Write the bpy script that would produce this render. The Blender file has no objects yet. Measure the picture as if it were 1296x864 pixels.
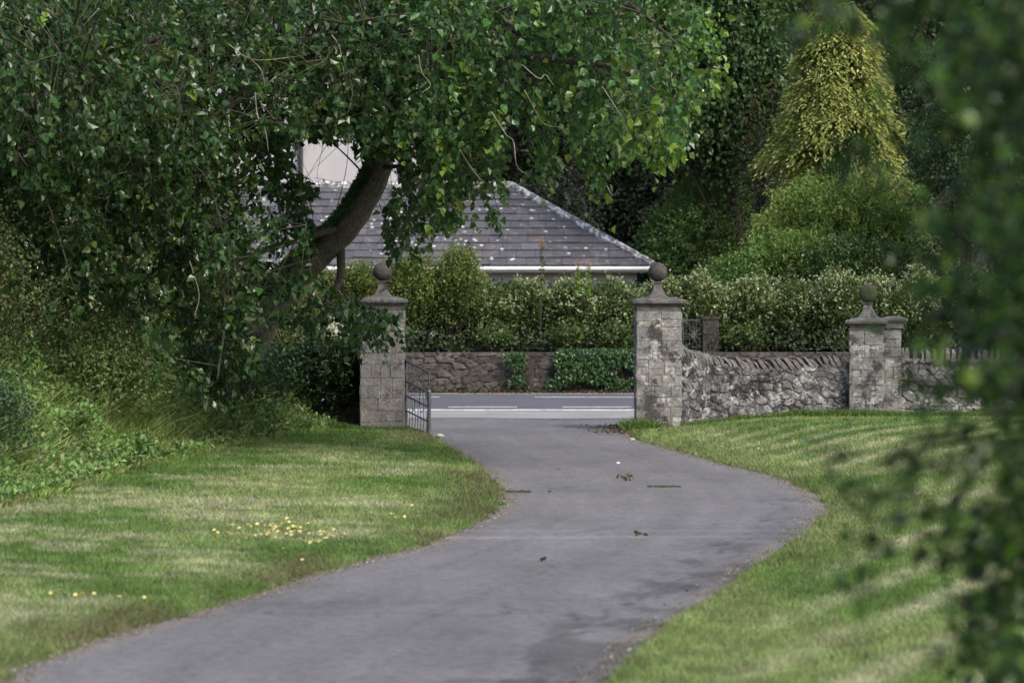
import bpy, math, random
import numpy as np
R = math.radians
rng = np.random.default_rng(7); random.seed(7)
S = bpy.context.scene
COL = S.collection

# ------------------------------------------------------------------ camera, sky, sun, exposure
F = 3600.0; HOR = 377.0; EYE = 2.1             # focal length and horizon in pixels of the 1296 wide photograph, eye height in m
cd = bpy.data.cameras.new('camera'); cam = bpy.data.objects.new('camera', cd); COL.objects.link(cam)
cd.sensor_width = 36; cd.lens = 100; cd.clip_end = 600; cd.clip_start = 0.2
cam.location = (0, 0, EYE); cam.rotation_euler = (R(90) - math.atan(55 / F), 0, 0)
cd.dof.use_dof = True; cd.dof.focus_distance = 40; cd.dof.aperture_fstop = 2.9
S.camera = cam
SUNV = np.array([0.42, -0.54, 0.70]); SUNV /= np.linalg.norm(SUNV)
elev = math.asin(SUNV[2]); azim = math.atan2(SUNV[0], SUNV[1])
w = bpy.data.worlds.new('World'); S.world = w; w.use_nodes = True
nt = w.node_tree; nt.nodes.clear()
sky = nt.nodes.new('ShaderNodeTexSky'); sky.sky_type = 'NISHITA'; sky.sun_disc = False
sky.sun_elevation = elev; sky.sun_rotation = azim % (2 * math.pi); sky.air_density = 1.0; sky.dust_density = 3.5; sky.ozone_density = 1.0
bg = nt.nodes.new('ShaderNodeBackground'); bg.inputs['Strength'].default_value = 0.14
wo = nt.nodes.new('ShaderNodeOutputWorld')
nt.links.new(sky.outputs[0], bg.inputs[0]); nt.links.new(bg.outputs[0], wo.inputs[0])
sd = bpy.data.lights.new('sun', 'SUN'); sd.energy = 1.5; sd.angle = R(14); sd.color = (1.0, 0.965, 0.92)
sun = bpy.data.objects.new('sun', sd); COL.objects.link(sun)
sun.rotation_euler = (math.pi / 2 - elev, 0, math.pi - azim)
S.view_settings.view_transform = 'Standard'; S.view_settings.look = 'None'; S.view_settings.exposure = 0.86; S.view_settings.gamma = 1
S.render.engine = 'CYCLES'; S.cycles.use_denoising = True; S.cycles.max_bounces = 6; S.cycles.transparent_max_bounces = 8
S.cycles.diffuse_bounces = 3; S.cycles.glossy_bounces = 2; S.cycles.transmission_bounces = 3; S.cycles.use_adaptive_sampling = True

def P(x, y, D):                                 # pixel of the photograph + distance -> point
    return np.array([(x - 648) / F * D, D, EYE - (y - HOR) / F * D])
def PX(x, D): return (x - 648) / F * D
def PZ(y, D): return EYE - (y - HOR) / F * D

# ------------------------------------------------------------------ noise
def _h(ix, iy, seed):
    n = (ix.astype(np.int64) * 374761393 + iy.astype(np.int64) * 668265263 + seed * 1442695041) & 0x7fffffff
    n = ((n ^ (n >> 13)) * 1274126177) & 0x7fffffff
    return ((n ^ (n >> 16)) & 0xffff) / 65535.0
def vnoise(x, y, seed=0):
    x = np.asarray(x, float); y = np.asarray(y, float)
    ix = np.floor(x); iy = np.floor(y); fx = x - ix; fy = y - iy
    fx = fx * fx * (3 - 2 * fx); fy = fy * fy * (3 - 2 * fy)
    a = _h(ix, iy, seed); b = _h(ix + 1, iy, seed); c = _h(ix, iy + 1, seed); d = _h(ix + 1, iy + 1, seed)
    return (a * (1 - fx) + b * fx) * (1 - fy) + (c * (1 - fx) + d * fx) * fy
def fbm(x, y, seed=0, o=4):
    s = 0; a = .5; t = 0
    for k in range(o):
        s = s + a * vnoise(np.asarray(x) * 2 ** k, np.asarray(y) * 2 ** k, seed + k * 17); t += a; a *= .5
    return s / t
def sst(t): t = np.clip(t, 0, 1); return t * t * (3 - 2 * t)
def unit(v): return v / np.maximum(np.linalg.norm(v, axis=-1, keepdims=True), 1e-9)
def in_poly(x, y, poly):
    x = np.asarray(x); y = np.asarray(y); c = np.zeros(x.shape, bool); n = len(poly)
    for i in range(n):
        x0, y0 = poly[i]; x1, y1 = poly[(i + 1) % n]
        if y0 == y1: continue
        c ^= ((y0 > y) != (y1 > y)) & (x < (x1 - x0) * (y - y0) / (y1 - y0) + x0)
    return c

# ------------------------------------------------------------------ mesh helpers
def mesh_obj(name, V, faces, mat, parent=None, col=None, smooth=False):
    """faces: list of int arrays (n,k)"""
    V = np.asarray(V, np.float32)
    up = parent
    while up is not None:                        # world coordinates -> the parent's own
        V = V - np.array(up.location, np.float32); up = up.parent
    me = bpy.data.meshes.new(name)
    faces = [np.asarray(f, np.int32) for f in faces if len(f)]
    nl = sum(f.size for f in faces); nf = sum(len(f) for f in faces)
    me.vertices.add(len(V)); me.vertices.foreach_set('co', V.ravel())
    me.loops.add(nl); me.loops.foreach_set('vertex_index', np.concatenate([f.ravel() for f in faces]))
    me.polygons.add(nf)
    tot = np.concatenate([np.full(len(f), f.shape[1], np.int32) for f in faces])
    st = np.concatenate([[0], np.cumsum(tot)[:-1]]).astype(np.int32)
    me.polygons.foreach_set('loop_start', st)
    me.polygons.foreach_set('loop_total', tot)
    me.polygons.foreach_set('use_smooth', np.full(nf, smooth, bool))
    if col is not None:
        a = me.attributes.new('tint', 'FLOAT_COLOR', 'POINT')
        c = np.ones((len(V), 4), np.float32); c[:, :3] = col
        a.data.foreach_set('color', c.ravel())
    me.update(calc_edges=True)
    me.materials.append(mat)
    o = bpy.data.objects.new(name, me); COL.objects.link(o)
    if parent is not None:
        o.parent = parent
    return o
def tag(o, label=None, cat=None, group=None, kind=None):
    if label: o['label'] = label
    if cat: o['category'] = cat
    if group: o['group'] = group
    if kind: o['kind'] = kind
    return o
def thing(name, label, cat, loc=(0, 0, 0), group=None):
    o = bpy.data.objects.new(name, None); COL.objects.link(o); o.location = tuple(float(v) for v in loc)
    o.empty_display_size = .2
    return tag(o, label, cat, group)

class MB:
    def __init__(s): s.V = []; s.F = {}; s.C = []; s.n = 0
    def add(s, V, faces, col=None):
        V = np.asarray(V, float)
        for f in faces:
            s.F.setdefault(len(f), []).append([i + s.n for i in f])
        s.V.append(V); s.C.append(np.tile(np.asarray(col if col is not None else (.5, .5, .5), float), (len(V), 1)) if np.ndim(col) < 2 else col)
        s.n += len(V)
    def box(s, c, size, rz=0, col=None, M=None):
        x, y, z = [v / 2 for v in size]
        V = np.array([(-x, -y, -z), (x, -y, -z), (x, y, -z), (-x, y, -z), (-x, -y, z), (x, -y, z), (x, y, z), (-x, y, z)])
        if M is not None: V = V @ np.asarray(M).T
        ca, sa = math.cos(rz), math.sin(rz); V = V @ np.array([[ca, sa, 0], [-sa, ca, 0], [0, 0, 1]]) + np.asarray(c)
        s.add(V, [(0, 3, 2, 1), (4, 5, 6, 7), (0, 1, 5, 4), (1, 2, 6, 5), (2, 3, 7, 6), (3, 0, 4, 7)], col)
    def bar(s, a, b, r, n=6, col=None, r2=None): s.tube([a, b], [r, r if r2 is None else r2], n, col)
    def tube(s, pts, rad, n=6, col=None, cap=True):
        pts = np.asarray(pts, float); m = len(pts)
        T = np.gradient(pts, axis=0); T = unit(T)
        ref = np.array([0.13, .21, 1.0]) if abs(T[0][2]) < .9 else np.array([1.0, .1, 0])
        U = unit(np.cross(T, ref)); W = np.cross(T, U)
        a = np.arange(n) * 2 * math.pi / n
        rad = np.asarray(rad, float)
        V = pts[:, None] + rad[:, None, None] * (np.cos(a)[None, :, None] * U[:, None] + np.sin(a)[None, :, None] * W[:, None])
        fs = [(i * n + j, i * n + (j + 1) % n, (i + 1) * n + (j + 1) % n, (i + 1) * n + j) for i in range(m - 1) for j in range(n)]
        if cap and n > 3: fs += [tuple(range(n))[::-1], tuple((m - 1) * n + j for j in range(n))]
        s.add(V.reshape(-1, 3), fs, col)
    def lathe(s, prof, c, n=24, rot=0, col=None):
        a = np.arange(n) * 2 * math.pi / n + rot; m = len(prof)
        V = np.array([[r * math.cos(t), r * math.sin(t), z] for r, z in prof for t in a]) + np.asarray(c)
        fs = [(i * n + j, i * n + (j + 1) % n, (i + 1) * n + (j + 1) % n, (i + 1) * n + j) for i in range(m - 1) for j in range(n)]
        fs += [tuple(range(n))[::-1], tuple((m - 1) * n + j for j in range(n))]
        s.add(V, fs, col)
    def build(s, name, mat, parent=None, smooth=False):
        return mesh_obj(name, np.concatenate(s.V), [np.array(v) for v in s.F.values()], mat, parent, np.concatenate(s.C), smooth)

# ------------------------------------------------------------------ materials
class NT:
    def __init__(s, name):
        s.m = bpy.data.materials.new(name); s.m.use_nodes = True; s.t = s.m.node_tree; s.t.nodes.clear()
        s.out = s.t.nodes.new('ShaderNodeOutputMaterial'); s.b = s.t.nodes.new('ShaderNodeBsdfPrincipled')
        s.t.links.new(s.b.outputs[0], s.out.inputs[0])
    def n(s, typ, **kw):
        nd = s.t.nodes.new(typ)
        for k, v in kw.items():
            if hasattr(nd, k): setattr(nd, k, v)
            else: nd.inputs[k.replace('_', ' ')].default_value = v
        return nd
    def l(s, a, b): s.t.links.new(a, b)
    def coord(s):
        if not hasattr(s, '_c'): s._c = s.n('ShaderNodeNewGeometry').outputs['Position']
        return s._c
    def noise(s, scale, detail=5, rough=.6, vec=None, dist=0.0):
        nd = s.n('ShaderNodeTexNoise'); nd.inputs['Scale'].default_value = scale; nd.inputs['Detail'].default_value = detail
        nd.inputs['Roughness'].default_value = rough; nd.inputs['Distortion'].default_value = dist
        s.l(vec if vec is not None else s.coord(), nd.inputs['Vector']); return nd.outputs['Fac']
    def ramp(s, fac, stops):
        r = s.n('ShaderNodeValToRGB'); s.l(fac, r.inputs[0]); e = r.color_ramp.elements
        while len(e) < len(stops): e.new(.5)
        for k, (p, c) in enumerate(stops): e[k].position = p; e[k].color = (*c, 1) if not np.isscalar(c) else (c, c, c, 1)
        return r.outputs[0]
    def mix(s, fac, a, b, mode='MIX'):
        m = s.n('ShaderNodeMix'); m.data_type = 'RGBA'; m.blend_type = mode
        for v, i in ((fac, 0), (a, 6), (b, 7)):
            if isinstance(v, bpy.types.NodeSocket): s.l(v, m.inputs[i])
            else: m.inputs[i].default_value = v if i == 0 else (*v, 1)
        return m.outputs[2]
    def tint(s): return s.n('ShaderNodeAttribute', attribute_name='tint').outputs['Color']
    def bump(s, h, strength, dist=.02):
        b = s.n('ShaderNodeBump'); b.inputs['Strength'].default_value = strength; b.inputs['Distance'].default_value = dist
        s.l(h, b.inputs['Height']); s.l(b.outputs[0], s.b.inputs['Normal'])
    def done(s, col, rough=.8, spec=.3, metal=0):
        if isinstance(col, bpy.types.NodeSocket): s.l(col, s.b.inputs['Base Color'])
        else: s.b.inputs['Base Color'].default_value = (*col, 1)
        s.b.inputs['Roughness'].default_value = rough; s.b.inputs['Specular IOR Level'].default_value = spec; s.b.inputs['Metallic'].default_value = metal
        return s.m

def leaf_mat(name, rough=.45, spec=.5, trans=.3):
    t = NT(name); c = t.tint(); t.done(c, rough, spec)
    tr = t.n('ShaderNodeBsdfTranslucent'); mx = t.n('ShaderNodeMixShader'); mx.inputs[0].default_value = trans
    c2 = t.mix(1.0, c, (1.5, 1.5, .7), 'MULTIPLY'); t.l(c2, tr.inputs[0])
    t.l(t.b.outputs[0], mx.inputs[1]); t.l(tr.outputs[0], mx.inputs[2]); t.l(mx.outputs[0], t.out.inputs[0])
    return t.m
M_POP = leaf_mat('glossy_leaf', .30, .42, .30)
M_FG = leaf_mat('dark_leaf', .26, .28, .3)
M_LEAF = leaf_mat('leaf', .5, .4, .25)
M_MATT = leaf_mat('matt_leaf', .7, .2, .2)
M_GRASS = leaf_mat('grass_blade', .6, .25, .3)

t = NT('bark'); v = t.n('ShaderNodeMapping'); t.l(t.coord(), v.inputs[0]); v.inputs['Scale'].default_value = (9, 9, 2)
n1 = t.noise(3, 7, .75, v.outputs[0], .5); c = t.ramp(n1, [(.3, (.06, .05, .042)), (.5, (.18, .16, .138)), (.72, (.33, .30, .265))])
n2 = t.noise(2.2, 4); g = t.ramp(n2, [(.52, 0), (.64, 1)]); c = t.mix(g, c, (.05, .075, .022)); t.bump(n1, .8, .03); M_BARK = t.done(c, .9, .2)
t = NT('dark_bark'); n1 = t.noise(20); M_DBARK = t.done(t.ramp(n1, [(.3, (.025, .02, .016)), (.7, (.08, .066, .05))]), .9, .2)
t = NT('limb_bark'); n1 = t.noise(20); M_LIMB = t.done(t.ramp(n1, [(.3, (.04, .034, .027)), (.7, (.12, .105, .085))]), .9, .2)
t = NT('green_twig'); M_GTW = t.done((.075, .08, .045), .8, .2)
t = NT('pale_twig'); n1 = t.noise(14); M_TWIG = t.done(t.ramp(n1, [(.3, (.13, .11, .08)), (.7, (.34, .30, .24))]), .8, .3)

def stone_mat(name, lo, mid, hi, white, black, blk_thr=.56, wht_thr=.6, tintmix=.6):
    t = NT(name); n1 = t.noise(9, 8, .7); c = t.ramp(n1, [(.28, lo), (.5, mid), (.72, hi)])
    c = t.mix(tintmix, c, t.mix(1.0, c, t.mix(1.0, t.tint(), (2, 2, 2), 'MULTIPLY'), 'MULTIPLY'))
    nb = t.noise(2.3, 7, .72, dist=.4); c = t.mix(t.ramp(nb, [(blk_thr, 0), (blk_thr + .07, .85)]), c, black)
    nw = t.noise(5.2, 8, .75); c = t.mix(t.ramp(nw, [(wht_thr, 0), (wht_thr + .06, .8)]), c, white)
    ns = t.noise(45, 4, .7); c = t.mix(t.ramp(ns, [(.62, 0), (.7, .55)]), c, white)
    nh = t.noise(24, 8, .78); t.bump(nh, 1.0, .03)
    return t.done(c, .92, .2)
M_PILL = stone_mat('pillar_stone', (.125, .119, .114), (.195, .187, .18), (.285, .275, .265), (.44, .43, .41), (.06, .056, .05), .56, .60, .6)
M_PILR = stone_mat('weathered_pillar_stone', (.14, .135, .127), (.235, .23, .218), (.345, .338, .322), (.54, .535, .52), (.04, .038, .038), .495, .55, .5)
M_CAP = stone_mat('cap_stone', (.07, .066, .064), (.125, .12, .115), (.21, .20, .19), (.36, .35, .33), (.03, .03, .03), .56, .66, .3)
M_BALL = stone_mat('ball_stone', (.045, .04, .036), (.075, .068, .062), (.12, .11, .10), (.19, .18, .165), (.03, .028, .025), .58, .64, .2)
M_RUB = stone_mat('rubble_stone', (.06, .06, .062), (.13, .13, .132), (.27, .262, .255), (.46, .45, .43), (.026, .026, .028), .50, .535, .8)
M_RUB2 = stone_mat('brown_rubble_stone', (.042, .037, .034), (.083, .074, .067), (.145, .13, .12), (.26, .25, .235), (.03, .028, .026), .55, .64, .9)
M_DSTONE = stone_mat('dark_stone', (.03, .028, .024), (.055, .05, .044), (.09, .082, .07), (.14, .13, .12), (.02, .02, .018), .55, .66, .3)
M_COPE = stone_mat('coping_stone', (.08, .075, .072), (.15, .142, .137), (.24, .232, .225), (.42, .40, .37), (.05, .046, .042), .6, .62, .8)
t = NT('mortar'); n1 = t.noise(30); M_MORTAR = t.done(t.ramp(n1, [(.3, (.09, .085, .078)), (.7, (.19, .18, .165))]), .95, .1)

# asphalt: the drive
t = NT('drive_asphalt')
mp = t.n('ShaderNodeMapping'); t.l(t.coord(), mp.inputs[0]); mp.inputs['Scale'].default_value = (.9, .16, 1); mp.inputs['Rotation'].default_value = (0, 0, .25)
n1 = t.noise(1.0, 6, .6); n2 = t.noise(2.1, 7, .62, mp.outputs[0], .6); n3 = t.noise(160, 3, .8); n4 = t.noise(.35, 3)
c = t.ramp(n1, [(.3, (.152, .145, .146)), (.7, (.202, .194, .194))])
c = t.mix(t.ramp(n2, [(.40, 0), (.66, .7)]), c, (.215, .207, .208))
c = t.mix(t.ramp(n4, [(.5, 0), (.75, .5)]), c, (.085, .081, .084))
n5 = t.noise(38, 5, .8); c = t.mix(t.ramp(n5, [(.42, .45), (.56, 0)]), c, (.05, .048, .05))
c = t.mix(t.ramp(n3, [(.50, 0), (.72, .6)]), c, (.33, .32, .32))
c = t.mix(.85, c, t.mix(1.0, c, t.tint(), 'MULTIPLY'))
n7 = t.noise(11, 6, .75); c = t.mix(t.ramp(n7, [(.40, .35), (.5, 0)]), c, (.06, .057, .06)); c = t.mix(t.ramp(n7, [(.54, 0), (.68, .35)]), c, (.26, .25, .25))
wv = t.n('ShaderNodeTexVoronoi'); wv.feature = 'DISTANCE_TO_EDGE'; wv.inputs['Scale'].default_value = .55; nd = t.n('ShaderNodeVectorMath'); nd.operation = 'ADD'
n8 = t.n('ShaderNodeTexNoise'); n8.inputs['Scale'].default_value = 1.6; n8.inputs['Detail'].default_value = 6; t.l(t.coord(), n8.inputs['Vector']); t.l(t.coord(), nd.inputs[0]); t.l(n8.outputs['Color'], nd.inputs[1]); t.l(nd.outputs[0], wv.inputs['Vector'])
ck = t.mix(1.0, t.ramp(wv.outputs['Distance'], [(.006, 1), (.016, 0)]), t.ramp(t.noise(.5, 3), [(.54, 0), (.62, .6)]), 'MULTIPLY'); c = t.mix(ck, c, (.045, .042, .04))
t.bump(n3, .7, .012); M_DRIVE = t.done(c, .85, .25)
t = NT('road_asphalt'); n1 = t.noise(.8, 5); n3 = t.noise(90, 3, .8)
c = t.mix(t.ramp(n3, [(.4, 0), (.75, .4)]), t.ramp(n1, [(.3, (.075, .076, .088)), (.7, (.105, .106, .12))]), (.18, .18, .19)); t.bump(n3, .4, .01); M_ROAD = t.done(c, .85, .25)
t = NT('apron_concrete'); n1 = t.noise(.9, 6); n3 = t.noise(60, 3, .8)
c = t.mix(t.ramp(n3, [(.4, 0), (.75, .3)]), t.ramp(n1, [(.3, (.20, .195, .20)), (.7, (.29, .28, .285))]), (.36, .35, .35)); M_APRON = t.done(c, .9, .2)
t = NT('road_paint'); n1 = t.noise(6, 6, .75); M_PAINT = t.done(t.ramp(n1, [(.35, (.42, .42, .42)), (.55, (.72, .72, .71))]), .7, .3)
t = NT('soil_and_turf'); n3 = t.noise(40, 4, .8); c = t.mix(t.ramp(n3, [(.35, .0), (.75, .55)]), t.tint(), (.05, .045, .03)); t.bump(n3, .9, .03); M_TURF = t.done(c, .95, .1)

t = NT('slate'); n1 = t.noise(3.2, 6, .7); c = t.mix(.9, (.10, .098, .118), t.tint())
c = t.mix(t.ramp(n1, [(.52, 0), (.64, .55)]), c, (.17, .16, .155))
v = t.n('ShaderNodeTexVoronoi'); v.inputs['Scale'].default_value = 3.6; t.l(t.coord(), v.inputs['Vector'])
n5 = t.noise(.9, 4, .6); sp = t.mix(1.0, t.ramp(v.outputs['Distance'], [(.13, 1), (.24, 0)]), t.ramp(n5, [(.44, 0), (.52, 1)]), 'MULTIPLY')
c = t.mix(sp, c, (.55, .545, .53)); n6 = t.noise(10, 6, .8); c = t.mix(t.ramp(n6, [(.60, 0), (.68, .55)]), c, (.36, .345, .32))
t.bump(n6, .4, .02); M_SLATE = t.done(c, .7, .35)
t = NT('hip_tile'); n6 = t.noise(6, 6, .8); M_HIP = t.done(t.ramp(n6, [(.38, (.10, .095, .10)), (.50, (.17, .165, .17)), (.56, (.6, .6, .6))]), .8, .3)
t = NT('cream_render'); n1 = t.noise(1.5, 6, .6); M_REND = t.done(t.ramp(n1, [(.3, (.40, .385, .36)), (.7, (.52, .50, .475))]), .9, .2)
t = NT('grey_render'); n1 = t.noise(.8, 6, .6); M_GREND = t.done(t.ramp(n1, [(.3, (.36, .345, .35)), (.7, (.45, .435, .44))]), .9, .2)
t = NT('white_gutter'); n1 = t.noise(3, 4); M_WHITE = t.done(t.ramp(n1, [(.3, (.62, .63, .62)), (.7, (.80, .80, .79))]), .45, .5)
t = NT('window_glass'); M_GLASS = t.done((.02, .025, .03), .08, .8)
t = NT('dark_iron'); n1 = t.noise(25, 4); M_IRON = t.done(t.ramp(n1, [(.35, (.035, .038, .045)), (.7, (.10, .105, .118))]), .5, .5)
t = NT('pale_iron'); n1 = t.noise(25, 4); M_PIRON = t.done(t.ramp(n1, [(.35, (.28, .28, .27)), (.7, (.5, .5, .48))]), .6, .4)
t = NT('grey_iron'); M_GIRON = t.done((.10, .10, .097), .7, .3)
t = NT('downpipe'); M_PIPE = t.done((.035, .035, .042), .5, .4)
t = NT('petal'); M_PETAL = t.done(t.tint(), .7, .2)

# ------------------------------------------------------------------ leaves
T6 = (np.array([(0, 0, 0), (-.46, .30, .17), (-.31, .70, .13), (0, 1.08, -.12), (.31, .70, .10), (.46, .30, .15)]), np.array([(0, 3, 2, 1), (0, 5, 4, 3)]))
T4 = (np.array([(0, 0, 0), (-.34, .48, .12), (0, 1.0, 0), (.34, .48, .12)]), np.array([(0, 2, 1), (0, 3, 2)]))
TN = (np.array([(0, 0, 0), (-.13, .45, .03), (0, 1.0, 0), (.13, .45, .03)]), np.array([(0, 2, 1), (0, 3, 2)]))
TL = (np.array([(0, 0, 0), (-.17, .5, .04), (0, 1.15, -.03), (.17, .5, .04)]), np.array([(0, 2, 1), (0, 3, 2)]))
TQ = (np.array([(-.35, 0, 0), (.35, .05, 0), (.42, .9, .1), (-.30, 1, -.1)]), np.array([(0, 1, 2, 3)]))
def leaves(C, D, N, size, tmpl):
    """C origins, D direction to the tip, N approximate normal -> V, F"""
    tv, tf = tmpl; n = len(C); k = len(tv)
    D = unit(D); X = unit(np.cross(D, N)); Z = np.cross(X, D)
    s = np.asarray(size).reshape(-1, 1, 1) if np.ndim(size) else size
    V = C[:, None] + s * (tv[None, :, 0, None] * X[:, None] + tv[None, :, 1, None] * D[:, None] + tv[None, :, 2, None] * Z[:, None])
    Fc = (tf[None] + (np.arange(n) * k)[:, None, None]).reshape(-1, tf.shape[1])
    return V.reshape(-1, 3), Fc
def palette(n, cols, wts, jit=.18):
    cols = np.array(cols, float); i = rng.choice(len(cols), n, p=np.array(wts) / sum(wts))
    return cols[i] * (1 + jit * rng.standard_normal((n, 1))).clip(.5, 1.6) * (1 + .06 * rng.standard_normal((n, 3)))
def leaf_obj(name, C, D, N, size, tmpl, cols, mat, parent):
    V, Fc = leaves(C, D, N, size, tmpl)
    return mesh_obj(name, V, [Fc], mat, parent, np.repeat(np.clip(cols, .004, .9), len(tmpl[0]), axis=0))
def rnd3(n): return unit(rng.standard_normal((n, 3)))

def shrub(name, label, cat, base, rx, ry, h, n_shoots, per, leaf, cols, wts, mat=None, tmpl=T4, group=None, lean=(0, 0), tip=None, tip_frac=0,
          low=.12, droop=0., shoot=.35, lumps=9, stem_mat=None, rough=.28, stems=7, stem_r=.02, bare=0.):
    """rounded or columnar bush: stems fan from the base, shoots carry leaves all through a lumpy volume"""
    base = np.asarray(base, float); mat = mat or M_LEAF
    t = thing(name, label, cat, base, group)
    # lumpy envelope
    lc = rnd3(lumps) * np.array([1, 1, .9]); lr = rng.uniform(.25, .55, lumps)
    ns = n_shoots
    d = rnd3(ns * 2); d[:, 2] = np.abs(d[:, 2]) * np.where(rng.random(ns * 2) < .3, -.7, 1); d = unit(d)[:ns]
    lob = 1 + rough * (np.max(np.exp(-np.sum((d[:, None] - lc[None]) ** 2, -1) / (lr ** 2)[None]), 1) - .5)
    rad = rng.random(ns) ** .38 * lob
    q = d * rad[:, None]
    cen = base + np.array([lean[0], lean[1], h * .5 + low * h * .5])
    C = cen + q * np.array([rx, ry, h * .5 * (1 - low)])
    C[:, 0] += lean[0] * (C[:, 2] - cen[2]) / h; 
    ax = np.array([base[0], base[1], 0])
    out = unit(C - (base + np.array([0, 0, .15 * h])))
    sd_ = unit(out + .5 * rnd3(ns) + np.array([0, 0, .25 - droop]))
    m = ns * per; u = np.tile(np.linspace(.1, 1, per), ns); idx = np.repeat(np.arange(ns), per)
    L = shoot * rng.uniform(.5, 1.2, ns)
    C2 = C[idx] + sd_[idx] * (u * L[idx])[:, None] + np.array([0, 0, -1.]) * (droop * u ** 2 * L[idx])[:, None]
    C2 += rng.standard_normal((m, 3)) * leaf * .35
    D = unit(sd_[idx] * .6 + rnd3(m) * .9 + np.array([0, 0, -droop]))
    N = unit(np.array([0, 0, 1.]) + .8 * rnd3(m) + .4 * out[idx])
    cc = palette(m, cols, wts)
    if tip is not None:
        istip = (u > 1 - tip_frac) & (rad[idx] > .72) & (q[idx, 2] > -.35) & (vnoise(C2[:, 0] * 3, C2[:, 2] * 3, 5) > .33)
        cc[istip] = palette(istip.sum(), tip, [1] * len(tip), .12)
    keep = (C2[:, 2] > base[2] + .02) & (rng.random(m) > bare)
    leaf_obj('foliage', C2[keep], D[keep], N[keep], leaf * rng.uniform(.6, 1.25, keep.sum()), tmpl, cc[keep], mat, t)
    mb = MB()
    for i in range(stems):
        e = C[rng.integers(ns)]; a = base + np.array([rng.uniform(-.3, .3) * rx, rng.uniform(-.3, .3) * ry, -.05])
        mid = (a * .55 + e * .45) + np.array([0, 0, .12 * h]) + rng.standard_normal(3) * .05 * rx
        mb.tube([a, a * .6 + mid * .4 + rng.standard_normal(3) * .02, mid, e], [stem_r, stem_r * .8, stem_r * .55, stem_r * .2], 5)
    mb.build('stems', stem_mat or M_DBARK, t)
    return t

def tree(name, label, cat, base, height, crowns, n_shoots, per, leaf, cols, wts, mat=None, tmpl=T4, group=None, trunk_r=.2, shoot=.5, droop=.3, core=.3, gaps=.42, limb_n=26):
    """tapered trunk + limbs to clumps; crowns: list of (dx,dy,z,rx,ry,rz)"""
    base = np.asarray(base, float); mat = mat or M_LEAF
    t = thing(name, label, cat, base, group)
    vol = np.array([c[3] * c[4] * c[5] for c in crowns]); which = rng.choice(len(crowns), n_shoots * 2, p=vol / vol.sum())
    cr = np.array(crowns)[which]
    d = rnd3(n_shoots * 2); r = rng.random(n_shoots * 2) ** core
    lob = .86 + .30 * fbm(d[:, 0] * 3 + which * 7, d[:, 2] * 3 + d[:, 1] * 2, 3, 3)
    C = base + cr[:, :3] + d * (r * lob)[:, None] * cr[:, 3:]
    gn = fbm(C[:, 0] * 1.1 + C[:, 1] * .7, C[:, 2] * 1.3, 9, 3)
    k = (gn > gaps - .12) & (C[:, 2] > base[2] + .1); C = C[k][:n_shoots]; d = d[k][:n_shoots]; ns = len(C)
    sd_ = unit(d + .6 * rnd3(ns) + np.array([0, 0, -droop]))
    m = ns * per; u = np.tile(np.linspace(.05, 1, per), ns); idx = np.repeat(np.arange(ns), per); L = shoot * rng.uniform(.5, 1.3, ns)
    C2 = C[idx] + sd_[idx] * (u * L[idx])[:, None] - np.array([0, 0, 1.]) * (droop * .6 * u ** 2 * L[idx])[:, None] + rng.standard_normal((m, 3)) * leaf * .4
    D = unit(sd_[idx] * .5 + rnd3(m) + np.array([0, 0, -droop])); N = unit(np.array([0, 0, .8]) + rnd3(m) * .8 + .3 * d[idx])
    sh = palette(ns, [(1, 1, 1)], [1], .16)
    leaf_obj('crown', C2, D, N, leaf * rng.uniform(.6, 1.25, m), tmpl, palette(m, cols, wts) * sh[idx], mat, t)
    mb = MB(); top = base + np.array([crowns[0][0], crowns[0][1], height * .85]); zs = np.linspace(0, 1, 8)
    tr = np.array([base + (top - base) * z + np.array([math.sin(z * 5 + base[0]) * .1, math.cos(z * 4) * .1, 0]) * trunk_r * 4 * z for z in zs])
    mb.tube(tr, trunk_r * (1.25 - 1.1 * zs) , 9)
    for i in range(limb_n):
        e = C[rng.integers(ns)]; f = rng.uniform(.2, .85); a = tr[int(f * 7)]
        mid = a * .5 + e * .5 + np.array([0, 0, .08 * height]) * rng.uniform(-.3, 1)
        mb.tube([a, mid, e], [trunk_r * .35 * (1.1 - f), trunk_r * .2 * (1.1 - f), .01], 5)
    mb.build('trunk', M_DBARK, t)
    return t

# ------------------------------------------------------------------ ground plan
LE = [(15, 864), (30, 851), (100, 824), (200, 794), (265, 774), (320, 759), (380, 739), (430, 724), (490, 706), (540, 694), (600, 669), (632, 652), (643, 638), (640, 622), (625, 604), (597, 584), (570, 566), (548, 552)]
RE = [(762, 864), (788, 829), (833, 794), (888, 764), (928, 729), (968, 709), (998, 689), (1028, 664), (1043, 646), (1030, 629), (973, 604), (913, 589), (868, 576), (833, 566), (795, 556)]
def edge(pts, ext):
    D = np.array([EYE * F / (y - HOR) for x, y in pts]); X = np.array([PX(x, d) for (x, y), d in zip(pts, D)])
    D = np.concatenate([[ext[0][1]], D, [e[1] for e in ext[1:]]]); X = np.concatenate([[ext[0][0]], X, [e[0] for e in ext[1:]]])
    k = np.argsort(D); return D[k], X[k]
ELD, ELX = edge(LE, [(-5.2, -6), (-1.62, 45.0), (-1.66, 46.5), (-2.6, 49.5)])
ERD, ERX = edge(RE, [(-2.6, -6), (1.72, 44.4), (1.9, 46), (3.2, 48.5), (4.6, 49.5)])
def XL(y): return np.interp(y, ELD, ELX) + .05 * (fbm(np.asarray(y) * 2.2, np.asarray(y) * 0, 21, 4) - .5) * 2
def XR(y): return np.interp(y, ERD, ERX) + .06 * (fbm(np.asarray(y) * 2.2, np.asarray(y) * 0, 22, 4) - .5) * 2
def edge_d(x, y):
    return np.maximum(XL(y) - x, x - XR(y))
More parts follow.
